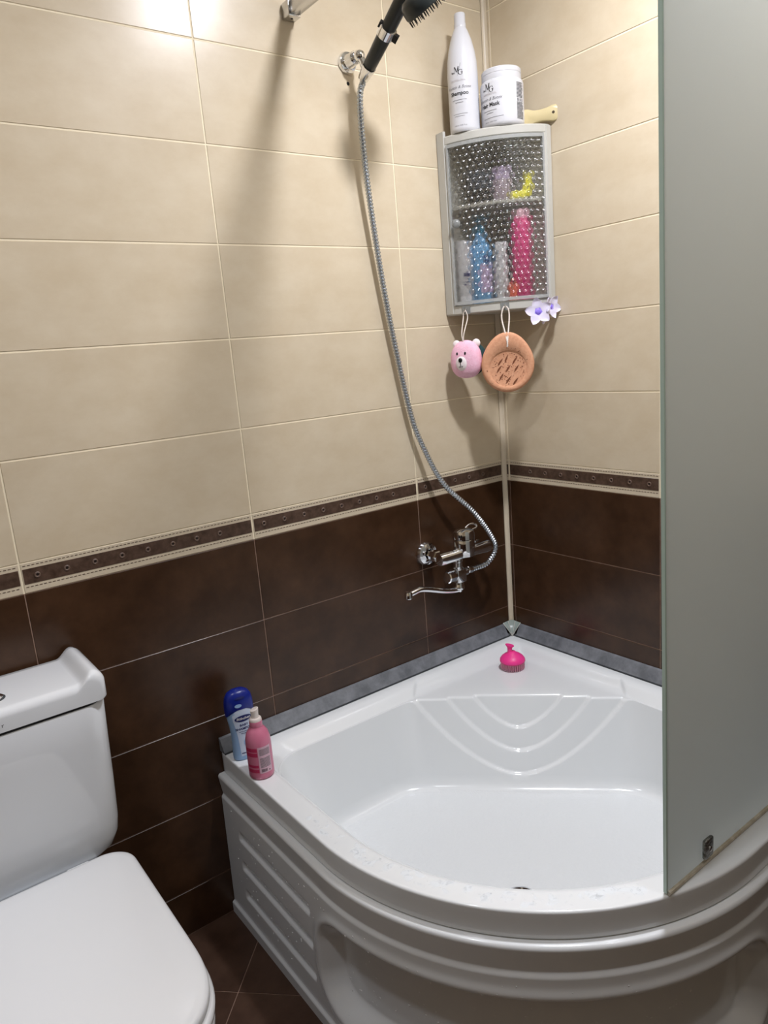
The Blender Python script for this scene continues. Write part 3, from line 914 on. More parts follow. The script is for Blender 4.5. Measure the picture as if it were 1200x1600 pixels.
# drilled hole left in the wall
dh = mk('drill_hole', axis_lathe([(0.0042, 0.0), (0.0036, 0.0006), (0.0010, 0.0007)], (-0.463, 0.0, 1.942), (0, -1, 0), 14), pm('hole_black', (0.004, 0.004, 0.004, 1), 0.9), loc=(-0.463, 0.0, 1.942))
tag(dh, 'small black drill hole in cream tile below the shower bracket', 'drill hole')

# ------------------------------------------------------------------ wall mixer
mx = thing('wall_mixer', (-0.255, 0.0, 0.757), 'chrome single-lever wall mixer with a diverter and swivel spout', 'tap')
BY = -0.075; BZ = 0.760
for fx in (-0.330, -0.180):
    fl = mk('flange', axis_lathe([(0.0335, 0.0005), (0.0338, 0.005), (0.030, 0.013), (0.020, 0.017), (0.0150, 0.018), (0.0140, 0.010)], (fx, 0, BZ), (0, -1, 0), 32), MAT['chrome'], parent=mx)
    mk('union_nut', axis_lathe([(0.0135, 0.014), (0.0135, 0.030), (0.0160, 0.031), (0.0160, 0.052), (0.0130, 0.055), (0.0130, 0.07)], (fx, 0, BZ), (0, -1, 0), 6), MAT['chrome'], parent=mx, smooth=20)
bl = []
for xx, r1, r2, dz_ in ((-0.350, 0.009, 0.010, 0.0), (-0.348, 0.0145, 0.0165, 0.0), (-0.335, 0.0165, 0.018, 0), (-0.300, 0.018, 0.017, 0.001), (-0.275, 0.021, 0.018, 0.003), (-0.235, 0.021, 0.018, 0.003), (-0.210, 0.018, 0.017, 0.001),
                    (-0.175, 0.0165, 0.018, 0), (-0.162, 0.0145, 0.0165, 0), (-0.160, 0.009, 0.010, 0)):
    bl.append([(xx, BY-0.004+r1*cos(a), BZ-0.002+dz_+r2*math.copysign(abs(sin(a))**0.8, sin(a))) for a in [2*pi*k/24 for k in range(24)]])
mk('body', loft(bl), MAT['chrome'], parent=mx, smooth=45)
col = (-0.256, BY-0.006, 0)
mk('cartridge_housing', lathe([(0.0285, 0.752), (0.030, 0.770), (0.030, 0.797), (0.029, 0.799)], col, 32), MAT['chrome'], parent=mx)
lv = mk('lever_cap', lathe([(0.0285, 0.8000), (0.0305, 0.801), (0.0305, 0.814), (0.0275, 0.823), (0.017, 0.828), (0.004, 0.829)], col, 32), MAT['chrome'], parent=mx)
lp = spline([(col[0]+0.010, col[1]+0.002, 0.827), (col[0]+0.026, col[1]+0.004, 0.833), (col[0]+0.042, col[1]+0.004, 0.832), (col[0]+0.052, col[1]+0.002, 0.826), (col[0]+0.044, col[1]-0.004, 0.821), (col[0]+0.022, col[1]-0.006, 0.820)], 6)
mk('lever_loop', tube(lp, 0.0030, 10), MAT['chrome'], parent=mx)
mk('temperature_mark', wrap(bars([(-0.005, -0.0012, -0.004, 0.004), (0.0012, 0.005, -0.004, 0.004)]), (col[0], col[1], 0), math.atan2(CAM[1]-col[1], CAM[0]-col[0])-0.3, 0.812, lambda z: 0.0305), MAT['black'], parent=mx, smooth=0)
sx_, sy_ = -0.272, -0.068
mk('stem', lathe([(0.0150, 0.690), (0.0155, 0.694), (0.0155, 0.717), (0.0120, 0.720), (0.0120, 0.733), (0.0140, 0.735), (0.0140, 0.748)], (sx_, sy_, 0), 20), MAT['chrome'], parent=mx, smooth=30)
mk('diverter_block', rbox(sx_-0.017, sx_+0.017, sy_-0.017, sy_+0.017, 0.676, 0.714, 0.004), MAT['chrome'], parent=mx)
kn = mk('diverter_knob', axis_lathe([(0.009, 0.0), (0.009, 0.008), (0.0160, 0.009), (0.0175, 0.012), (0.0175, 0.034), (0.015, 0.037), (0.004, 0.0375)], (sx_-0.012, sy_-0.002, 0.698), (-1, -0.1, 0.05), 10), MAT['chrome'], parent=mx, smooth=20)
mk('hose_outlet', axis_lathe([(0.0085, 0.0), (0.0085, 0.008), (0.0105, 0.009), (0.0105, 0.020), (0.009, 0.021)], (sx_+0.012, sy_, 0.698), (1, 0, 0), 16), MAT['chrome'], parent=mx)
mk('spout_collar', lathe([(0.0150, 0.655), (0.0155, 0.657), (0.0155, 0.664), (0.0140, 0.666), (0.0140, 0.678)], (sx_, sy_, 0), 20), MAT['chrome'], parent=mx)
spp = spline([(sx_, sy_, 0.662), (sx_-0.001, sy_, 0.654), ray_at(708, 922.5, sy_), ray_at(692, 923, sy_-0.002), ray_at(668, 921, sy_-0.004), ray_at(656, 921.5, sy_-0.005), ray_at(646, 926, sy_-0.006), ray_at(639, 929.5, sy_-0.006)], 8)
spo = mk('spout', tube(spp, [0.0105 if i < 10 else 0.0080 for i in range(len(spp))], 16), MAT['chrome'], parent=mx)
mk('aerator', axis_lathe([(0.0085, -0.005), (0.0108, 0.0), (0.0108, 0.012), (0.009, 0.014)], tuple(ray_at(638.5, 928, sy_-0.006)), (-0.10, 0, -1), 20), MAT['chrome'], parent=mx)

# ------------------------------------------------------------------ corner cabinet
CZ0, CZ1 = 1.400, 1.845
PA = np.array([-0.196, -0.027]); PB = np.array([-0.017, -0.214]); BUL = 0.036
ch = PB-PA; cl_ = np.linalg.norm(ch); cn = np.array([-0.7071, -0.7071]); cn = np.array([ch[1], -ch[0]])/cl_
if cn @ np.array([-1, -1]) < 0: cn = -cn
def arc(t, ins=0.0):
    R = (cl_**2/4+BUL**2)/(2*BUL); half = math.asin(cl_/2/R)
    a = -half+2*half*t
    mid = (PA+PB)/2; cen = mid+cn*(BUL-R)
    e = ch/cl_
    return cen+(R-ins)*(sin(a)*e+cos(a)*cn)
W = -0.0025
def plan(ins=0.0, t0=0.0, t1=1.0, n=24):
    P = [(W, W), (PA[0]+ins, W)] + [tuple(arc(t0+(t1-t0)*k/n, ins)) for k in range(n+1)] + [(W, PB[1]+ins)]
    return P   # runs from the corner along wall A, round the front, back along wall B
def ccw(P):
    a = sum(P[k][0]*P[(k+1) % len(P)][1]-P[(k+1) % len(P)][0]*P[k][1] for k in range(len(P)))
    return P if a > 0 else list(reversed(P))
def slab(name, z0, z1, ins, parent, mat, bev=0.003):
    P0, P1 = ccw(plan(ins+bev)), ccw(plan(ins))
    vf = loft([[(x, y, z0) for x, y in P0], [(x, y, z0+bev) for x, y in P1], [(x, y, z1-bev) for x, y in P1], [(x, y, z1) for x, y in P0]])
    return mk(name, vf, mat, parent=parent, smooth=35)
cab = thing('corner_cabinet', (-0.10, -0.10, CZ0), 'pale grey plastic corner cabinet with clear bubble-textured door', 'cabinet')
slab('top_panel', CZ1-0.022, CZ1, 0.0, cab, MAT['cabinet'])
slab('bottom_panel', CZ0, CZ0+0.024, 0.0, cab, MAT['cabinet'])
SZ = 1.668
slab('shelf', SZ, SZ+0.006, 0.016, cab, MAT['cabinet'], 0.001)
def arcstrip(t0, t1, ins0, ins1, z0, z1, n=6):
    o = [arc(t0+(t1-t0)*k/n, ins0) for k in range(n+1)]; i_ = [arc(t0+(t1-t0)*k/n, ins1) for k in range(n+1)]
    P = ccw([tuple(p) for p in o]+[tuple(p) for p in reversed(i_)])
    return extrude_poly(P, z0, z1)
# side walls and front frame posts
mk('side_panel', extrude_poly(ccw([(PA[0]-0.0015, W), (PA[0]+0.004, W), (PA[0]+0.006, PA[1]+0.002), (PA[0]+0.004, PA[1]-0.004), (PA[0]-0.0015, PA[1]-0.001)]), CZ0+0.004, CZ1+0.012), MAT['cabinet'], parent=cab, smooth=30)
mk('side_panel', extrude_poly(ccw([(W, PB[1]-0.0015), (W, PB[1]+0.004), (PB[0]+0.002, PB[1]+0.006), (PB[0]-0.004, PB[1]+0.004), (PB[0]-0.001, PB[1]-0.0015)]), CZ0+0.004, CZ1-0.004), MAT['cabinet'], parent=cab, smooth=30)
mk('front_post', arcstrip(0.004, 0.030, 0.0005, 0.012, CZ0+0.022, CZ1-0.02), MAT['cabinet'], parent=cab, smooth=30)
mk('front_post', arcstrip(0.965, 0.996, 0.0005, 0.012, CZ0+0.022, CZ1-0.02), MAT['cabinet'], parent=cab, smooth=30)
mk('back_panel', box(PA[0]+0.003, W, W-0.002, W, CZ0+0.01, CZ1-0.01), MAT['cabinet'], parent=cab, smooth=0)
mk('back_panel', box(W-0.002, W, PB[1]+0.003, W-0.003, CZ0+0.01, CZ1-0.01), MAT['cabinet'], parent=cab, smooth=0)
# bubble door
DZ0, DZ1 = CZ0+0.026, CZ1-0.024
t0_, t1_ = 0.031, 0.964
plen = sum(np.linalg.norm(arc(t0_+(t1_-t0_)*(k+1)/40)-arc(t0_+(t1_-t0_)*k/40)) for k in range(40))
NU, NZ = 170, 260
PITCH = 0.0168
dv = []
for layer in (0, 1):
    for j in range(NZ+1):
        z = DZ0+(DZ1-DZ0)*j/NZ
        for i in range(NU+1):
            t = t0_+(t1_-t0_)*i/NU; u = plen*i/NU
            bmpv = 0.0
            if layer == 0:
                row = round((z-DZ0)/(PITCH*0.90)); best_ = 9
                for rw in (row-1, row, row+1):
                    offx = PITCH/2 if rw % 2 else 0.0
                    c_ = round((u-offx)/PITCH)*PITCH+offx
                    best_ = min(best_, (u-c_)**2+(z-DZ0-rw*PITCH*0.90)**2)
                bmpv = 0.0040*max(0.0, 1-best_/(0.0079**2))
            p = arc(t, 0.0035 if layer else 0.0005-bmpv)
            dv.append((p[0], p[1], z))
nw = NU+1; NL = nw*(NZ+1)
df = []
for j in range(NZ):
    for i in range(NU):
        a = j*nw+i
        df.append((a, a+1, a+nw+1, a+nw)); df.append((NL+a, NL+a+nw, NL+a+nw+1, NL+a+1))
for i in range(NU):
    df.append((i, NL+i, NL+i+1, i+1)); a = NZ*nw+i; df.append((a, a+1, NL+a+1, NL+a))
for j in range(NZ):
    a = j*nw; df.append((a, a+nw, NL+a+nw, NL+a)); a += NU; df.append((a, NL+a, NL+a+nw, a+nw))
door = mk('door', (dv, df), MAT['bubble'], parent=cab, smooth=40)
bm = bmesh.new(); bm.from_mesh(door.data); bmesh.ops.recalc_face_normals(bm, faces=bm.faces); bm.to_mesh(door.data); bm.free()
for (ta, tb, za, zb) in ((0.0305, 0.048, DZ0, DZ1), (0.947, 0.9645, DZ0, DZ1), (0.0305, 0.9645, DZ1-0.007, DZ1+0.001), (0.0305, 0.9645, DZ0-0.001, DZ0+0.007)):
    mk('door_rim', arcstrip(ta, tb, -0.0045, 0.0045, za, zb, 20 if tb-ta > 0.5 else 3), MAT['clear_rim'], parent=door, smooth=30)
kp = arc(0.10, -0.004)
mk('door_knob', axis_lathe([(0.004, 0), (0.005, 0.004), (0.010, 0.007), (0.011, 0.011), (0.008, 0.014), (0.003, 0.015)], (kp[0], kp[1], 1.628), (cn[0], cn[1], 0), 20), MAT['hookbase'], parent=door)

def bottle(name, c, prof, mat, label, cat, cap=None, capmat=None, group=None, sx=1, sy=1, rotz=0, extra=None, n=36):
    t = thing(name, c, label, cat, group)
    mk('body', lathe(prof, c, n, sx, sy, rotz), mat, parent=t, smooth=45)
    if cap: mk('cap', lathe(cap, c, n, sx if extra is None else 1, sy if extra is None else 1, rotz), capmat, parent=t, smooth=40)
    return t
def camang(c): return math.atan2(CAM[1]-c[1], CAM[0]-c[0])

# -- inside, lower shelf
fl_z = CZ0+0.0245
def ray_z(px, py, z):
    d = fw+rt*(px-600)/FPX-up*(py-800)/FPX
    return CAM+d*((z-CAM[2])/d[2])
def ray_k(px, py, k):
    d = fw+rt*(px-600)/FPX-up*(py-800)/FPX
    return CAM+d*((-2*k-CAM[0]-CAM[1])/(d[0]+d[1]))
def spot(px, k, z):
    p = ray_k(px, 470, k); return (float(p[0]), float(p[1]), z)
c = spot(727, 0.098, fl_z)
tb_ = bottle('white_tube', c, [(0.019, 0), (0.0195, 0.004), (0.0195, 0.020), (0.018, 0.022), (0.020, 0.03), (0.0205, 0.12), (0.020, 0.165), (0.012, 0.167)], MAT['botw'], 'white tube with blue print on the cabinet bottom by the hinge side', 'tube')
mk('print', wrap(bars([(-0.008, 0.010, 0.0, 0.004), (-0.008, 0.010, 0.008, 0.011), (-0.006, 0.008, 0.016, 0.018), (-0.008, 0.010, 0.024, 0.032)]), c, camang(c)+0.3, 0.05, lambda z: 0.0205), MAT['navyink'], parent=tb_, smooth=0)
c = spot(754, 0.082, fl_z)
bb = bottle('blue_bottle', c, [(0.028, 0), (0.031, 0.004), (0.031, 0.135), (0.028, 0.150), (0.018, 0.164), (0.014, 0.168), (0.014, 0.185)], MAT['skyblue'], 'sky blue bottle with teal pump inside the clear cabinet', 'bottle',
            [(0.0150, 0.182), (0.0150, 0.20), (0.010, 0.203), (0.006, 0.204), (0.006, 0.215), (0.012, 0.216), (0.013, 0.226), (0.006, 0.228)], MAT['teal'])
a_ = camang(c); mk('nozzle', tube([(c[0], c[1], c[2]+0.221), (c[0]+0.03*cos(a_+0.9), c[1]+0.03*sin(a_+0.9), c[2]+0.219)], 0.005, 8), MAT['teal'], parent=bb)
lbp = grid_patch(-0.012, 0.026, 0.0, 0.07)
mk('paper_label', wrap(lbp, c, a_+0.3, 0.03, lambda z: 0.031), MAT['lilac'], parent=bb, smooth=40)
mk('print', wrap(bars([(-0.004, 0.018, 0.058, 0.066), (-0.002, 0.015, 0.046, 0.054)]), c, a_+0.3, 0.06, lambda z: 0.0312), MAT['navyink'], parent=bb, smooth=0)
c = spot(786, 0.096, fl_z)
bottle('white_bottle', c, [(0.018, 0), (0.019, 0.003), (0.0185, 0.10), (0.016, 0.115), (0.016, 0.12)], MAT['botw'], 'slim white bottle beside the magenta one inside the cabinet', 'bottle',
       [(0.0165, 0.119), (0.0165, 0.152), (0.014, 0.155)], MAT['botw'])
c = spot(819, 0.096, fl_z)
bottle('magenta_bottle', c, [(0.023, 0), (0.026, 0.004), (0.026, 0.195), (0.022, 0.206)], MAT['magenta'], 'tall magenta bottle with a pale pink cap inside the cabinet', 'bottle',
       [(0.0215, 0.204), (0.0215, 0.228), (0.019, 0.231)], MAT['palepink'])
c = spot(797, 0.052, fl_z)
bottle('dark_bottle', c, [(0.018, 0), (0.019, 0.004), (0.019, 0.13), (0.010, 0.145)], MAT['slate'], 'dark slate bottle standing behind the magenta one in the cabinet', 'bottle',
       [(0.010, 0.143), (0.010, 0.165), (0.008, 0.167)], MAT['black'])
c = spot(803, 0.112, fl_z)
bottle('orange_jar', c, [(0.011, 0), (0.012, 0.002), (0.012, 0.035), (0.010, 0.038)], MAT['orange'], 'tiny orange-red jar at the foot of the magenta bottle', 'jar',
       [(0.0115, 0.037), (0.0115, 0.047), (0.010, 0.048)], MAT['orange'])
# -- inside, upper shelf
uz = SZ+0.0062
p = ray_k(749, 290, 0.085)
bx = thing('slate_box', (float(p[0]), float(p[1]), uz), 'dark slate box with black foot on the upper shelf of the cabinet', 'box')
e1 = np.array([rt[0], rt[1], 0]); e1 /= np.linalg.norm(e1); e2 = np.array([-e1[1], e1[0], 0]); ez = np.array([0, 0, 1.0])
mk('box_body', obox((p[0], p[1], uz+0.064), e1, e2, ez, 0.031, 0.024, 0.024), MAT['slate'], parent=bx, smooth=0)
mk('box_foot', obox((p[0], p[1], uz+0.020), e1, e2, ez, 0.029, 0.022, 0.020), MAT['black'], parent=bx, smooth=0)
p = ray_k(784, 290, 0.080)
bottle('mauve_jar', (float(p[0]), float(p[1]), uz), [(0.026, 0), (0.029, 0.004), (0.029, 0.060), (0.026, 0.066)], MAT['mauve'], 'round mauve-grey jar next to the slate box', 'jar',
       [(0.028, 0.064), (0.028, 0.086), (0.025, 0.089)], MAT['lilac'])
p = ray_k(813, 300, 0.105)
yc = thing('yellow_clip', (float(p[0]), float(p[1]), uz), 'bright yellow plastic clip lying on the upper cabinet shelf', 'clip')
Pp = np.array([p[0], p[1], uz])
mk('clip_arm', tube([Pp-e1*0.026+ez*0.012, Pp+e1*0.0+ez*0.012, Pp+e1*0.018+ez*0.016], [0.011, 0.012, 0.011], 12), MAT['yellow'], parent=yc)
mk('clip_arm', tube([Pp+e1*0.018+ez*0.012, Pp+e1*0.022+ez*0.035, Pp+e1*0.020+ez*0.062], [0.011, 0.011, 0.009], 12), MAT['yellow'], parent=yc)
mk('clip_spring', tube([Pp+e1*0.004+ez*0.016, Pp+e1*0.016+ez*0.030], 0.006, 8), MAT['yellow'], parent=yc)

# -- on top: shampoo bottle, mask jar, cream handle
tz = CZ1+0.0003
def logo(sz):
    """interlaced serif monogram with a slanting flourish"""
    q = lambda a, b, c_, d: ([(a[0]*sz, a[1]*sz, 0), (b[0]*sz, b[1]*sz, 0), (c_[0]*sz, c_[1]*sz, 0), (d[0]*sz, d[1]*sz, 0)], [(0, 1, 2, 3)])
    P = [q((-0.62, 0.1), (-0.57, 0.1), (-0.52, 0.95), (-0.57, 0.95)), q((-0.57, 0.95), (-0.40, 0.95), (-0.14, 0.15), (-0.26, 0.15)),
         q((-0.22, 0.15), (-0.16, 0.15), (0.10, 0.95), (0.03, 0.95)), q((-0.03, 0.1), (0.13, 0.1), (0.14, 0.95), (0.0, 0.95)),
         q((-0.70, 0.06), (-0.48, 0.06), (-0.48, 0.11), (-0.70, 0.11)), q((-0.64, 0.92), (-0.42, 0.92), (-0.42, 0.97), (-0.64, 0.97)), q((-0.02, 0.92), (0.22, 0.92), (0.22, 0.97), (-0.02, 0.97)),
         q((-0.10, -0.35), (-0.07, -0.35), (0.50, 1.45), (0.46, 1.45))]
    n = 14
    for k in range(n):
        a = math.radians(50+265*k/n); b = math.radians(50+265*(k+1)/n)
        w1 = 0.045+0.075*max(0, -cos(a)); w2 = 0.045+0.075*max(0, -cos(b))
        cx, cy, R = 0.42, 0.12, 0.40
        P.append(q((cx+(R-w1)*cos(a), cy+(R-w1)*sin(a)), (cx+(R)*cos(a), cy+R*sin(a)), (cx+R*cos(b), cy+R*sin(b)), (cx+(R-w2)*cos(b), cy+(R-w2)*sin(b))))
    P.append(q((0.62, -0.18), (0.74, -0.18), (0.74, 0.14), (0.62, 0.14))); P.append(q((0.48, 0.10), (0.82, 0.10), (0.82, 0.15), (0.48, 0.15)))
    P.append(q((0.66, 0.25), (0.70, 0.25), (0.72, 0.50), (0.66, 0.42)))
    tv_ = text_vf('be', 0.42*sz, 0, 0.008*sz, 'RIGHT')
    P.append(([(a-0.72*sz, b+0.05*sz, 0) for a, b, _ in tv_[0]], tv_[1]))
    return join(*P)
def shift(vf, du, dv_): return [(a+du, b+dv_, 0) for a, b, *_ in vf[0]], vf[1]

c = ray_k(727, 202, 0.108); c = (float(c[0]), float(c[1]), tz)
pf = [(0.03458, 0.00000), (0.03776, 0.00388), (0.03822, 0.00970), (0.03822, 0.13580), (0.03686, 0.16490), (0.03322, 0.18915), (0.02639, 0.21534), (0.01911, 0.23474), (0.01502, 0.24250), (0.01411, 0.24541)]
sb = bottle('shampoo_bottle', c, pf, MAT['botw'], 'tall white shampoo bottle with tapering shoulder standing on the cabinet', 'bottle',
            [(0.0148, 0.2435), (0.0148, 0.252), (0.0140, 0.253), (0.0140, 0.2735), (0.0130, 0.2755), (0.004, 0.276)], MAT['botw'])
R = lambda z: prof_r(pf, z)
A0 = camang(c)-0.30
mk('logo', wrap(logo(0.0155), c, A0, 0.132, R), MAT['ink'], parent=sb, smooth=0)
mk('name_print', wrap(text_vf('Shampoo', 0.0125, 0.0, 0.0003), c, A0+0.02, 0.083, R), MAT['ink'], parent=sb, smooth=0)
mk('script_print', wrap(text_vf('Keratin & Botox', 0.0095, 0.35), c, A0-0.02, 0.098, R), MAT['ink_grey'], parent=sb, smooth=0)
mk('pale_print', wrap(text_vf('PROFESSIONAL', 0.0058), c, A0, 0.114, R), MAT['ink_pale'], parent=sb, smooth=0)
mk('small_print', wrap(join(bars([(-0.019, 0.019, 0.0715, 0.0725), (-0.010, 0.010, 0.0655, 0.0665), (-0.018, 0.020, 0.0395, 0.0402), (-0.014, 0.012, 0.0345, 0.0352)]), shift(text_vf('1000 ml  33.81 fl oz', 0.0042), 0, 0.012)), c, A0, 0.0, R), MAT['ink_grey'], parent=sb, smooth=0, kind='stuff')
mk('fine_print', wrap(bars([(0.0, 0.012, 0.012+0.0042*k, 0.0142+0.0042*k) for k in range(16)]), c, A0+1.55, 0.0, R), MAT['ink_grey'], parent=sb, smooth=0)
c = ray_k(787, 198, 0.100); c = (float(c[0])-0.006, float(c[1])-0.004, tz)
pf2 = [(0.04700, 0.00000), (0.05170, 0.00263), (0.05358, 0.00875), (0.05405, 0.02625), (0.05405, 0.10063), (0.05170, 0.10675), (0.04841, 0.10938)]
jr = bottle('mask_jar', c, pf2, MAT['botw'], 'wide white hair mask jar with screw lid on the cabinet', 'jar',
            [(0.04888, 0.10894), (0.04935, 0.11113), (0.04935, 0.12075), (0.04869, 0.12119), (0.04869, 0.12250), (0.04935, 0.12294), (0.04935, 0.13212), (0.04700, 0.13475), (0.00940, 0.13519)], MAT['botw'], n=48)
R2 = lambda z: prof_r(pf2, z)
A0 = camang(c)-0.62
mk('logo', wrap(logo(0.0165), c, A0, 0.083, R2), MAT['ink'], parent=jr, smooth=0)
mk('name_print', wrap(text_vf('Hair Mask', 0.0130, 0.0, 0.0003), c, A0, 0.0460, R2), MAT['ink'], parent=jr, smooth=0)
mk('script_print', wrap(text_vf('Keratin & Botox', 0.0100, 0.35), c, A0+0.0, 0.0600, R2), MAT['ink_grey'], parent=jr, smooth=0)
mk('pale_print', wrap(text_vf('PROFESSIONAL', 0.0062), c, A0, 0.0730, R2), MAT['ink_pale'], parent=jr, smooth=0)
mk('small_print', wrap(join(bars([(-0.019, 0.019, 0.0365, 0.0375), (-0.010, 0.010, 0.0310, 0.0320), (-0.020, 0.036, 0.0200, 0.0210)]), shift(text_vf('1000 ml  33.81 fl oz', 0.0044), 0, 0.010)), c, A0, 0.0, R2), MAT['ink_grey'], parent=jr, smooth=0, kind='stuff')
rr2 = random.Random(5)
fp = []
for k in range(28):
    zq = 0.013+k*0.0030
    if 13 <= k <= 15: continue
    ln = rr2.uniform(0.020, 0.026)
    fp.append((0.0, ln, zq, zq+0.0014))
fp += [(0.002, 0.005, 0.052, 0.059), (0.010, 0.013, 0.052, 0.059), (0.018, 0.021, 0.052, 0.059)]
mk('fine_print', wrap(bars(fp), c, camang(c)+0.72, 0.0, R2), MAT['ink'], parent=jr, smooth=0)
# cream handle with a hanging hole, lying on the cabinet and poking out to the side
hn = thing('cream_handle', (-0.035, -0.19, tz), 'cream plastic handle with hanging hole sticking out behind the mask jar', 'handle')
def handle_shape():
    c0 = ray_k(812, 182, 0.100); c1 = ray_k(874, 182, 0.116)
    ax = np.array([c1[0]-c0[0], c1[1]-c0[1], 0.0]); Lh = np.linalg.norm(ax); ax /= Lh
    nrm = np.array([-ax[1], ax[0], 0])
    ws = [(0.0, 0.018), (0.18, 0.021), (0.36, 0.0150), (0.55, 0.0140), (0.72, 0.0160), (0.86, 0.0190), (0.95, 0.0165), (1.0, 0.006)]
    base = np.array([c0[0], c0[1], tz+0.020])
    tip_rise = 0.002
    up_, lo_ = [], []
    for s_, w_ in ws:
        p_ = base+ax*Lh*s_+np.array([0, 0, tip_rise*s_])
        up_.append(p_+np.array([0, 0, w_])); lo_.append(p_-np.array([0, 0, w_]))
    up_ = spline(up_, 5); lo_ = spline(lo_, 5)
    loops = []
    for off, k in ((-0.0045, 0.82), (-0.0025, 1.0), (0.0025, 1.0), (0.0045, 0.82)):
        L = []
        for a_, b_ in zip(up_, lo_): L.append(tuple((a_+b_)/2+(a_-b_)/2*k+nrm*off))
        for a_, b_ in zip(reversed(up_), reversed(lo_)): L.append(tuple((a_+b_)/2-(a_-b_)/2*k+nrm*off))
        loops.append(L)
    hole = base+ax*Lh*0.86+np.array([0, 0, 0.003])
    return loft(loops), hole, nrm
hv, hole, hn_n = handle_shape()
hb_ = mk('grip', hv, MAT['handle_cream'], parent=hn, smooth=60)
sgn = 1 if hn_n @ (CAM-hole) > 0 else -1
mk('hanging_hole', axis_lathe([(0.0036, 0.0), (0.0034, 0.0006), (0.001, 0.0006)], hole+hn_n*sgn*0.0044, hn_n*sgn, 14), pm('hole_brown', srgb(70, 58, 40), 0.8), parent=hb_)

# -- hooks, sponges, flower clip hanging at the cabinet bottom
def hook(t_, label):
    p_ = arc(t_, -0.0005); n_ = (p_-arc(t_, 0.01)); n_ = n_/np.linalg.norm(n_)
    tg = np.array([-n_[1], n_[0]])
    N3 = np.array([n_[0], n_[1], 0]); T3 = np.array([tg[0], tg[1], 0])
    b = np.array([p_[0], p_[1], CZ0+0.010])
    h = thing('adhesive_hook', tuple(b), label, 'hook', 'hooks under the cabinet door')
    mk('hook_plate', obox(b+N3*0.0010, T3, ez, N3, 0.011, 0.010, 0.0010), MAT['hookbase'], parent=h, smooth=0)
    mk('hook_wire', tube(spline([b+N3*0.002+ez*0.005, b+N3*0.006+ez*0.0, b+N3*0.010-ez*0.004, b+N3*0.013-ez*0.001, b+N3*0.013+ez*0.004], 5), 0.0015, 8), MAT['chrome'], parent=h)
    return b+N3*0.010-ez*0.0025, N3, T3
h1, n1, tg1 = hook(0.150, 'clear adhesive hook carrying the pink bear sponge')
h2, n2, tg2 = hook(0.53, 'clear adhesive hook carrying the peach pear-shaped sponge')
# frame facing the camera for the hanging things: they hang free, turned to the room
def hang_frame(c, turn=0.0):
    d = np.array([CAM[0]-c[0], CAM[1]-c[1], 0]); d /= np.linalg.norm(d)
    a = turn; d = np.array([d[0]*cos(a)-d[1]*sin(a), d[0]*sin(a)+d[1]*cos(a), 0])
    return np.array([-d[1], d[0], 0]), d       # right (seen from the room), outward

def ico(c, ax, sub=3, fn_=None):
    bm = bmesh.new(); bmesh.ops.create_icosphere(bm, subdivisions=sub, radius=1.0)
    V = []
    for v in bm.verts:
        q_ = np.array(v.co)
        if fn_ is not None: q_ = fn_(q_)
        V.append(tuple(np.array(c)+ax[0]*q_[0]+ax[1]*q_[1]+ax[2]*q_[2]))
    bm.verts.index_update()
    F = [tuple(v.index for v in f.verts) for f in bm.faces]
    bm.free()
    return V, F

# pear sponge
sc_ = np.array([h2[0], h2[1], 0])+n2*0.004; sc_[2] = 1.257
Rv, Ov = hang_frame(sc_, 0.05)
ps = thing('pear_sponge', tuple(sc_-ez*0.075), 'peach porous pear-shaped bath sponge hanging on a white cord', 'sponge')
def pear_r(a):
    # a measured from straight down; rounded bottom and blunt point on top
    up_f = (1-cos(a))/2
    return 0.0675*(1.0+0.10*up_f**1.5+0.20*max(0, -cos(a))**5)
NA = 64
loops = []
for (k, d) in ((0.30, -0.017), (0.86, -0.017), (0.955, -0.0150), (1.0, -0.009), (1.0, 0.006), (0.965, 0.0125), (0.90, 0.0145), (0.80, 0.0145), (0.77, 0.0122), (0.74, 0.0115), (0.3, 0.0117)):
    L = []
    for j in range(NA):
        a = 2*pi*j/NA; r = pear_r(a)
        rr_x, rr_z = r*sin(a)*0.985, -r*cos(a)
        if k < 0.85:      # inner face panel is rounder and sits low
            rr_x, rr_z = 0.063*sin(a), -0.060*cos(a)-0.008
        L.append(tuple(sc_+Rv*rr_x*k+ez*rr_z*k+Ov*d))
    loops.append(L)
mk('sponge_body', loft(loops), MAT['peach'], parent=ps, smooth=60)
slits = [(-0.022, 0.022, 0.9), (-0.004, 0.030, 1.15), (0.020, 0.024, 0.95), (-0.026, 0.002, 0.95), (0.0, 0.002, 0.95), (0.024, 0.001, 0.95), (-0.020, -0.020, 1.0), (0.000, -0.030, 0.9), (0.020, -0.036, 0.9)]
sv = []
for (a, b, ang) in slits:
    dr = Rv*cos(ang)+ez*sin(ang); pr2 = -Rv*sin(ang)+ez*cos(ang); cc_ = sc_+Rv*a*0.9+ez*(b*0.9-0.008)+Ov*0.0119
    ln = random.uniform(0.011, 0.015)
    P_ = [cc_-dr*ln, cc_-dr*ln*0.3+pr2*0.0026, cc_+dr*ln*0.4+pr2*0.002, cc_+dr*ln, cc_+dr*ln*0.3-pr2*0.002, cc_-dr*ln*0.5-pr2*0.0016]
    sv.append(([tuple(p_+Ov*e_) for e_ in (-0.001, 0.0005) for p_ in P_], loft([P_, P_])[1]))
mk('slits', join(*sv), MAT['pore'], parent=ps, smooth=0, kind='stuff')
pv = []
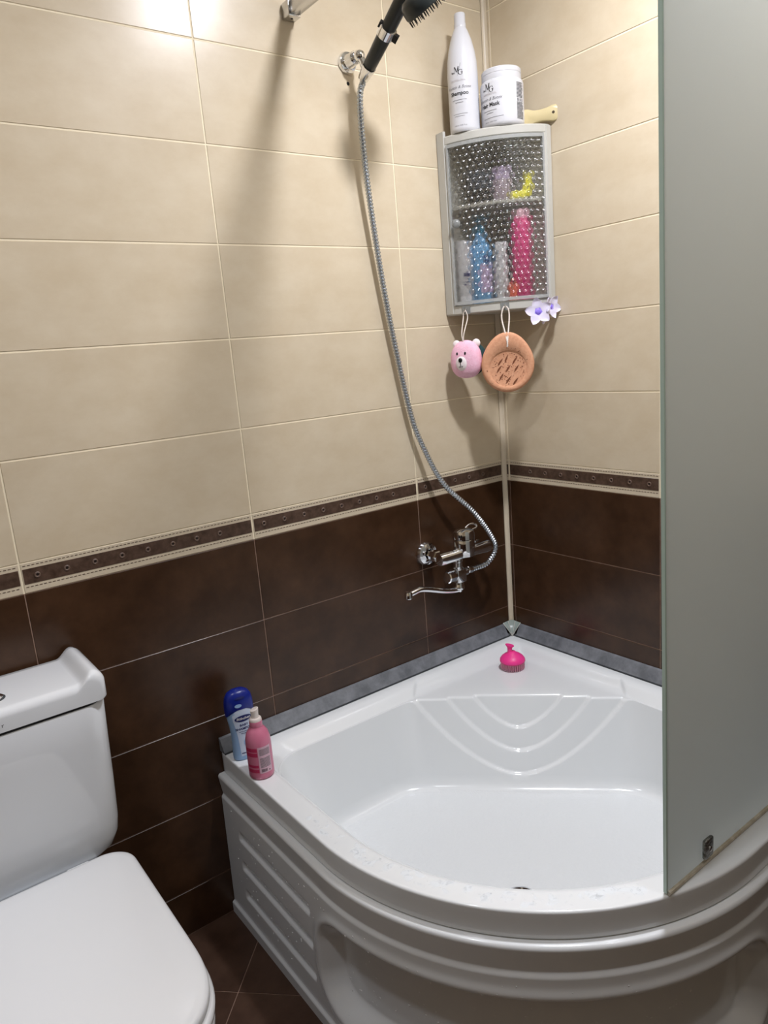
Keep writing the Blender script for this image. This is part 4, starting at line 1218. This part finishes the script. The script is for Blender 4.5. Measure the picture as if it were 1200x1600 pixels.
for _ in range(170):
    a = random.uniform(0, 2*pi); k = math.sqrt(random.random())
    r_ = 0.070*k; X_, Z_ = r_*sin(a), -r_*cos(a)-0.002
    if X_**2+(Z_+0.008)**2 < 0.046**2: d_ = 0.0119
    elif X_**2+(Z_+0.006)**2 > 0.0555**2 or r_ > pear_r(a)*0.90: continue
    else:
        if X_**2+(Z_+0.008)**2 < 0.0515**2: continue
        d_ = 0.0147
    s_ = random.uniform(0.0006, 0.0016)
    pv.append(axis_lathe([(s_, 0), (s_*0.7, 0.0004)], sc_+Rv*X_+ez*Z_+Ov*(d_-0.0001), Ov, 6))
mk('pores', join(*pv), MAT['pore'], parent=ps, smooth=0, kind='stuff')
top = sc_+ez*0.055+Ov*0.0155
cdp = spline([top-ez*0.006, top+ez*0.012, np.array([0, 0, 0])+h2+Rv*(-0.010)+n2*0.002-ez*0.03, h2+Rv*(-0.007)-ez*0.006, h2+ez*0.0022, h2+Rv*0.008-ez*0.006, h2+Rv*0.009+n2*0.002-ez*0.03, top+ez*0.014+Rv*0.002, top-ez*0.004+Rv*0.001], 8)
pth = resample(cdp, 0.0016)
mk('cord', tube(pth, [0.0021 if i % 3 else 0.0015 for i in range(len(pth))], 8), MAT['cord'], parent=ps)

# bear sponge
bc = np.array([h1[0], h1[1], 0])+n1*0.008; bc[2] = 1.283
Rv, Ov = hang_frame(bc, -0.35)
be = thing('bear_sponge', tuple(bc-ez*0.05), 'pink plush bear-face bath sponge with a dark green back', 'sponge')
def bearf(q_):
    x_, y_, z_ = q_
    k = 1+0.10*max(0, -z_)-0.10*max(0, z_)**2
    e = 2/2.5
    f_ = lambda v: math.copysign(abs(v)**0.88, v)
    return np.array([f_(x_)*0.0425*k, f_(y_)*0.025, f_(z_)*0.0500])
mk('bear_head', ico(bc, (Rv, Ov, ez), 4, bearf), MAT['pinkfur'], parent=be, smooth=180)
mk('back_net', ico(bc-Ov*0.020+Rv*0.008, (Rv, Ov, ez), 3, lambda q_: np.array([q_[0]*0.044, q_[1]*0.016, q_[2]*0.045])), MAT['green_net'], parent=be, smooth=180)
for sx, ex in ((-1, -0.027), (1, 0.028)):
    er = mk('ear', ico(bc+Rv*ex+ez*0.040-Ov*0.006, (Rv, Ov, ez), 3, lambda q_: np.array([q_[0]*0.0115, q_[1]*0.007, q_[2]*0.0115])), MAT['whitefur'], parent=be, smooth=180)
mz = bc+ez*(-0.007)-Rv*0.004
def on_face(a, b, out=0.0):
    # point on the bear's front surface at (right a, up b)
    lo, hi = 0.0, 1.0
    k = 1+0.10*max(0, -b/0.05)-0.10*max(0, b/0.05)**2
    g = (abs(a)/(0.0425*k))**(2/0.88)+(abs(b)/0.05)**(2/0.88)
    yv = 0.025*max(0.0, 1-g)**0.44
    return bc+Rv*a+ez*b+Ov*(yv+out)
def face_patch(a0, b0, ra_, rb2, out, n=20, rings=5, dome=0.0):
    V = [tuple(on_face(a0, b0, out+dome))]; F = []
    for i in range(1, rings+1):
        for j in range(n):
            a = 2*pi*j/n; k = i/rings
            V.append(tuple(on_face(a0+ra_*k*cos(a), b0+rb2*k*sin(a), out*(1 if i < rings else -0.5)+dome*(1-k*k))))
    for j in range(n): F.append((0, 1+j, 1+(j+1) % n))
    for i in range(rings-1):
        for j in range(n):
            k = (j+1) % n; F.append((1+i*n+j, 1+(i+1)*n+j, 1+(i+1)*n+k, 1+i*n+k))
    return V, F
mk('muzzle', face_patch(-0.006, -0.010, 0.0165, 0.0200, 0.0012, dome=0.002), MAT['whitefur'], parent=be, smooth=180)
for a0 in (-0.017, 0.006):
    mk('eye', face_patch(a0, 0.016, 0.0030, 0.0048, 0.0010, 12, 3), MAT['black'], parent=be, smooth=180)
mk('nose', face_patch(-0.0070, -0.0015, 0.0078, 0.0085, 0.0040, 12, 3), MAT['black'], parent=be, smooth=180)
mk('mouth', join(tube([on_face(-0.0068, -0.007, 0.0042), on_face(-0.0062, -0.0165, 0.0038)], 0.0008, 6),
                 tube([on_face(-0.0115, -0.0175, 0.0036), on_face(-0.0085, -0.0195, 0.0038), on_face(-0.0062, -0.0165, 0.0038), on_face(-0.003, -0.0190, 0.0038), on_face(-0.0005, -0.0165, 0.0036)], 0.0008, 6)), MAT['black'], parent=be)
btop = on_face(-0.002, 0.047, 0.0)
cdp = spline([btop-ez*0.004, btop+ez*0.02-Rv*0.003, h1-Rv*0.006-ez*0.02, h1-Rv*0.004-ez*0.004, h1+ez*0.0018, h1+Rv*0.004-ez*0.004, h1+Rv*0.006-ez*0.02, btop+ez*0.02+Rv*0.003, btop-ez*0.004], 7)
mk('cord', tube(cdp, 0.0014, 8), MAT['cord'], parent=be)

# flower claw clip on the lower right corner of the cabinet
flp = ray_k(842, 487, 0.128)
Rv, Ov = hang_frame(flp, 0.15)
fl = thing('flower_clip', tuple(flp), 'white and violet plastic flower hair clip on the cabinet corner', 'hair clip')
def petal(c0, ang, ln, wd_, R_, U_, O_):
    dr = R_*cos(ang)+U_*sin(ang); sd_ = -R_*sin(ang)+U_*cos(ang)
    V, F = [], []
    n = 8; m = 6
    for top_ in (0, 1):
        for i in range(n+1):
            t = i/n
            wv = wd_*(sin(pi*min(1, t*0.88+0.10))**0.8)*(1 if t < 1 else 0.35)
            for j in range(m+1):
                v_ = -1+2*j/m
                p_ = c0+dr*ln*t+sd_*wv*v_+O_*(0.010*t*t+0.0035*v_*v_*t+0.003-0.0016*top_+0.002*sin(t*5))
                V.append(tuple(p_))
    q_ = (n+1)*(m+1)
    for i in range(n):
        for j in range(m):
            a = i*(m+1)+j
            F.append((a, a+1, a+m+2, a+m+1)); F.append((q_+a, q_+a+m+1, q_+a+m+2, q_+a+1))
    petal.mi = [0 if i < 1 else 1 if i < 2 else 2 for i in range(n) for j in range(m) for _ in (0, 1)]
    for i in range(n):
        a = i*(m+1); F.append((a, a+m+1, q_+a+m+1, q_+a)); a += m; F.append((a, q_+a, q_+a+m+1, a+m+1))
    for j in range(m):
        a = n*(m+1)+j; F.append((a, a+1, q_+a+1, q_+a))
    return V, F
fc0 = np.array(flp)+Ov*0.012-Rv*0.004
for k in range(5):
    po = mk('petal', petal(fc0, math.radians(100+72*k), 0.036, 0.0135, Rv, ez, Ov), [MAT['violet'], MAT['petal_base'], MAT['petal']], parent=fl, smooth=60)
    for pi_, pl in enumerate(po.data.polygons): pl.material_index = petal.mi[pi_] if pi_ < len(petal.mi) else 2
mk('flower_centre', ico(fc0+Ov*0.004, (Rv, Ov, ez), 3, lambda q_: np.array([q_[0]*0.0085, q_[1]*0.004, q_[2]*0.0085])), MAT['violet'], parent=fl, smooth=180)
fc1 = np.array(flp)+Rv*0.030+ez*0.010-Ov*0.004
for k in range(5):
    po = mk('petal', petal(fc1, math.radians(60+72*k), 0.030, 0.0125, (Rv*0.75-Ov*0.66), ez, (Ov*0.75+Rv*0.66)), [MAT['violet'], MAT['petal_base'], MAT['petal']], parent=fl, smooth=60)
    for pi_, pl in enumerate(po.data.polygons): pl.material_index = petal.mi[pi_] if pi_ < len(petal.mi) else 2
mk('flower_centre', ico(fc1+Ov*0.004, (Rv, Ov, ez), 2, lambda q_: np.array([q_[0]*0.006, q_[1]*0.004, q_[2]*0.006])), MAT['violet'], parent=fl, smooth=180)
mk('clip_claw', tube(spline([fc0-Ov*0.002+ez*0.004, np.array(flp)-Ov*0.004-ez*0.010+Rv*0.012, np.array(flp)-Ov*0.010-ez*0.026+Rv*0.014, np.array(flp)-Ov*0.012-ez*0.030+Rv*0.010], 5), 0.0035, 8), MAT['petal'], parent=fl)

# ------------------------------------------------------------------ things on the tub
# pink silicone scalp brush on the corner seat
bx_, by_ = -0.158, -0.150; bz = SH+0.0035
pb = thing('scalp_brush', (bx_, by_, bz), 'hot pink silicone scalp brush standing on the tub corner seat', 'brush')
mk('dome', lathe([(0.034, 0.0195), (0.0365, 0.0215), (0.0360, 0.027), (0.031, 0.034), (0.022, 0.041), (0.0125, 0.046), (0.0085, 0.050)], (bx_, by_, bz), 40), MAT['hot_pink'], parent=pb, smooth=60)
Rv, Ov = hang_frame((bx_, by_), 0)
hb0 = np.array([bx_, by_, bz+0.047])-Rv*0.006
loops = []
for h, a, b in ((-0.004, 0.0085, 0.007), (0.006, 0.0068, 0.006), (0.014, 0.0070, 0.006), (0.018, 0.0105, 0.0075), (0.0205, 0.0125, 0.009), (0.0225, 0.0120, 0.0085)):
    loops.append([tuple(hb0+Rv*(a*cos(2*pi*k/20)-0.0002)+Ov*b*sin(2*pi*k/20)+ez*(h-(0.22*a*cos(2*pi*k/20) if h > 0.015 else 0))) for k in range(20)])
mk('knob', loft(loops), MAT['hot_pink'], parent=pb, smooth=60)
br = []
for rg, cnt in ((0.0325, 34), (0.025, 24), (0.017, 16), (0.009, 8)):
    for k in range(cnt):
        a = 2*pi*k/cnt+rg*70
        br.append(tube([(bx_+rg*cos(a), by_+rg*sin(a), bz+0.0185), (bx_+rg*cos(a)*1.01, by_+rg*sin(a)*1.01, bz+0.009), (bx_+rg*cos(a)*1.02, by_+rg*sin(a)*1.02, bz)], [0.0016, 0.0013, 0.0009], 6))
mk('bristles', join(*br), MAT['bristle'], parent=pb, kind='stuff')

# baby shampoo: flat oval bottle, waisted, navy cap with a curved lower edge
cb = (-0.967, -0.066, RIM+0.0006); rz = math.radians(-8)
bs = thing('baby_shampoo', cb, 'light blue baby shampoo bottle with a big navy cap on the tub corner', 'bottle')
def oval(prof, n=48, sy=0.62):
    loops = []
    for r, z in prof:
        L = []
        for j in range(n):
            a = 2*pi*j/n; ca, sa = cos(a), sin(a); e = 2/2.3
            x_, y_ = r*math.copysign(abs(ca)**e, ca), r*sy*math.copysign(abs(sa)**e, sa)
            L.append((cb[0]+x_*cos(rz)-y_*sin(rz), cb[1]+x_*sin(rz)+y_*cos(rz), cb[2]+z))
        loops.append(L)
    return loft(loops)
bprof = [(0.0215, 0.0), (0.0245, 0.003), (0.0250, 0.010), (0.0238, 0.040), (0.0235, 0.060), (0.0250, 0.085), (0.0280, 0.108), (0.0295, 0.120), (0.0298, 0.130)]
mk('body', oval(bprof), MAT['lightblue'], parent=bs, smooth=60)
cprof = [(0.0301, 0.118), (0.0306, 0.1185), (0.0312, 0.132), (0.0306, 0.146), (0.0280, 0.160), (0.0225, 0.170), (0.0140, 0.1755), (0.004, 0.177)]
cv, cf = oval(cprof)
# the cap's edge swoops: high in the middle of the front, low at the sides
cv2 = []
for i, p_ in enumerate(cv):
    if i < 96:
        lx = (p_[0]-cb[0])*cos(rz)+(p_[1]-cb[1])*sin(rz)
        p_ = (p_[0], p_[1], p_[2]+0.019*(1-(lx/0.031)**2)-0.004)
    cv2.append(p_)
mk('cap', (cv2, cf), MAT['navy'], parent=bs, smooth=60)
def on_front(u, v, eps=0.0006, pf_=None, sy=0.62):
    r = prof_r(pf_ or bprof, v); e = 2.3
    k = min(0.98, abs(u)/r)
    y_ = -r*sy*(1-k**e)**(1/e)-eps
    return (cb[0]+u*cos(rz)-y_*sin(rz), cb[1]+u*sin(rz)+y_*cos(rz), cb[2]+v)
def front(vf, du=0, dv_=0, eps=0.0006, pf_=None): return [on_front(p_[0]+du, p_[1]+dv_, eps, pf_) for p_ in vf[0]], vf[1]
def disc2(ra_, rb2, n=24, rings=4):
    V = [(0, 0, 0)]; F = []
    for i in range(1, rings+1):
        for j in range(n): V.append((ra_*i/rings*cos(2*pi*j/n), rb2*i/rings*sin(2*pi*j/n), 0))
    for j in range(n): F.append((0, 1+j, 1+(j+1) % n))
    for i in range(rings-1):
        for j in range(n):
            k = (j+1) % n; F.append((1+i*n+j, 1+(i+1)*n+j, 1+(i+1)*n+k, 1+i*n+k))
    return V, F
def label_poly():
    V, F = [], []
    rows = [(0.012, 0.013), (0.03, 0.0135), (0.06, 0.0150), (0.085, 0.0180), (0.105, 0.0215), (0.118, 0.0225), (0.128, 0.017), (0.132, 0.008)]
    for z, wv in rows:
        for k in range(9): V.append((-wv+2*wv*k/8, z, 0))
    for i in range(len(rows)-1):
        for k in range(8): F.append((i*9+k, i*9+k+1, (i+1)*9+k+1, (i+1)*9+k))
    return V, F
mk('paper_label', front(label_poly(), 0.002, 0, 0.0004), MAT['label_lb'], parent=bs, smooth=60)
mk('logo_oval', front(disc2(0.0185, 0.0085), 0.002, 0.108, 0.0008), MAT['navyink'], parent=bs, smooth=0)
mk('logo_name', front(text_vf('Bübchen', 0.0088, 0.2, 0.0003), 0.002, 0.1055, 0.0012), MAT['botw'], parent=bs, smooth=0)
mk('product_name', front(join(shift(text_vf('BABY', 0.0078, 0, 0.0002), 0, 0.0885), shift(text_vf('SHAMPOO', 0.0078, 0, 0.0002), 0, 0.0790)), 0.002, 0, 0.0010), MAT['navyink'], parent=bs, smooth=0)
mk('small_print', front(bars([(-0.012, 0.012, 0.0735, 0.0747), (-0.008, 0.008, 0.0685, 0.0697), (-0.012, 0.012, 0.018, 0.020)]), 0.002, 0, 0.0010), MAT['navyink'], parent=bs, smooth=0, kind='stuff')
mk('print_motif', front(disc2(0.0085, 0.011, 20), 0.006, 0.045, 0.0010), MAT['lightblue'], parent=bs, smooth=0)
mk('cap_emblem', front(disc2(0.0075, 0.0045, 18), -0.006, 0.1425, 0.0010, cprof), MAT['lightblue'], parent=bs, smooth=0)
mk('cap_notch', front(disc2(0.011, 0.0035, 18), 0.0, 0.160, 0.0010, cprof), MAT['navyink'], parent=bs, smooth=0)

bs.scale = (1.08, 1.08, 0.965)
# pink pump bottle
cp_ = (-0.972, -0.160, RIM+0.0006)
ppf = [(0.02515, 0.0), (0.02782, 0.003), (0.02803, 0.010), (0.02803, 0.075), (0.02729, 0.088), (0.02407, 0.102), (0.01766, 0.112), (0.01498, 0.115), (0.01445, 0.117)]
pk = bottle('pump_bottle', cp_, ppf, MAT['pinkbot'], 'pink bottle with white pump collar and printed back label on tub rim', 'bottle')
mk('neck_ring', lathe([(0.0138, 0.1165), (0.0142, 0.118), (0.0142, 0.129), (0.0138, 0.130)], cp_, 28), MAT['pinkbot'], parent=pk)
mk('collar', lathe([(0.0136, 0.1295), (0.0138, 0.131), (0.0134, 0.135), (0.0115, 0.137), (0.0100, 0.137)], cp_, 28), MAT['pump'], parent=pk)
Rv, Ov = hang_frame(cp_, 0)
loops = []
for h, r_ in ((0.136, 0.0085), (0.146, 0.0082), (0.150, 0.0088), (0.156, 0.0092), (0.157, 0.0080)):
    loops.append([(cp_[0]+r_*cos(2*pi*k/20)*1.0, cp_[1]+r_*sin(2*pi*k/20), cp_[2]+h+(0.30*(r_*(cos(2*pi*k/20)*Rv[0]+sin(2*pi*k/20)*Rv[1])) if h > 0.148 else 0)) for k in range(20)])
mk('pump_head', loft(loops), MAT['pump'], parent=pk, smooth=40)
A0 = camang(cp_); Rp = lambda z: prof_r(ppf, z)
lbv = wrap(grid_patch(-0.004, 0.026, 0.016, 0.078, 12, 8), cp_, A0+0.0, 0, Rp, 0.0003)
lb_ = mk('back_label', lbv, MAT['pinklabel'], parent=pk, smooth=60)
fp = [(-0.001, 0.023, 0.030+0.0026*k, 0.0311+0.0026*k) for k in range(17) if k not in (9, 10)]
mk('label_text', wrap(bars(fp), cp_, A0, 0, Rp, 0.0006), MAT['ink_grey'], parent=lb_, smooth=0)
bc_ = []; uq = 0.0
while uq < 0.013:
    wv = rr2.choice([0.0004, 0.0007, 0.001]); bc_.append((uq, uq+wv, 0.019, 0.026)); uq += wv+rr2.choice([0.0004, 0.0007])
bc_.append((0.017, 0.020, 0.019, 0.022))
mk('barcode', wrap(bars(bc_), cp_, A0, 0, Rp, 0.0006), MAT['ink'], parent=lb_, smooth=0)
for za, zb in ((0.056, 0.065), (0.0675, 0.076), (0.018, 0.026), (0.030, 0.036)):
    mk('red_print', wrap(grid_patch(-0.034, -0.0055, za, zb, 10, 2), cp_, A0, 0, Rp, 0.0003), MAT['redbot'], parent=pk, smooth=60)
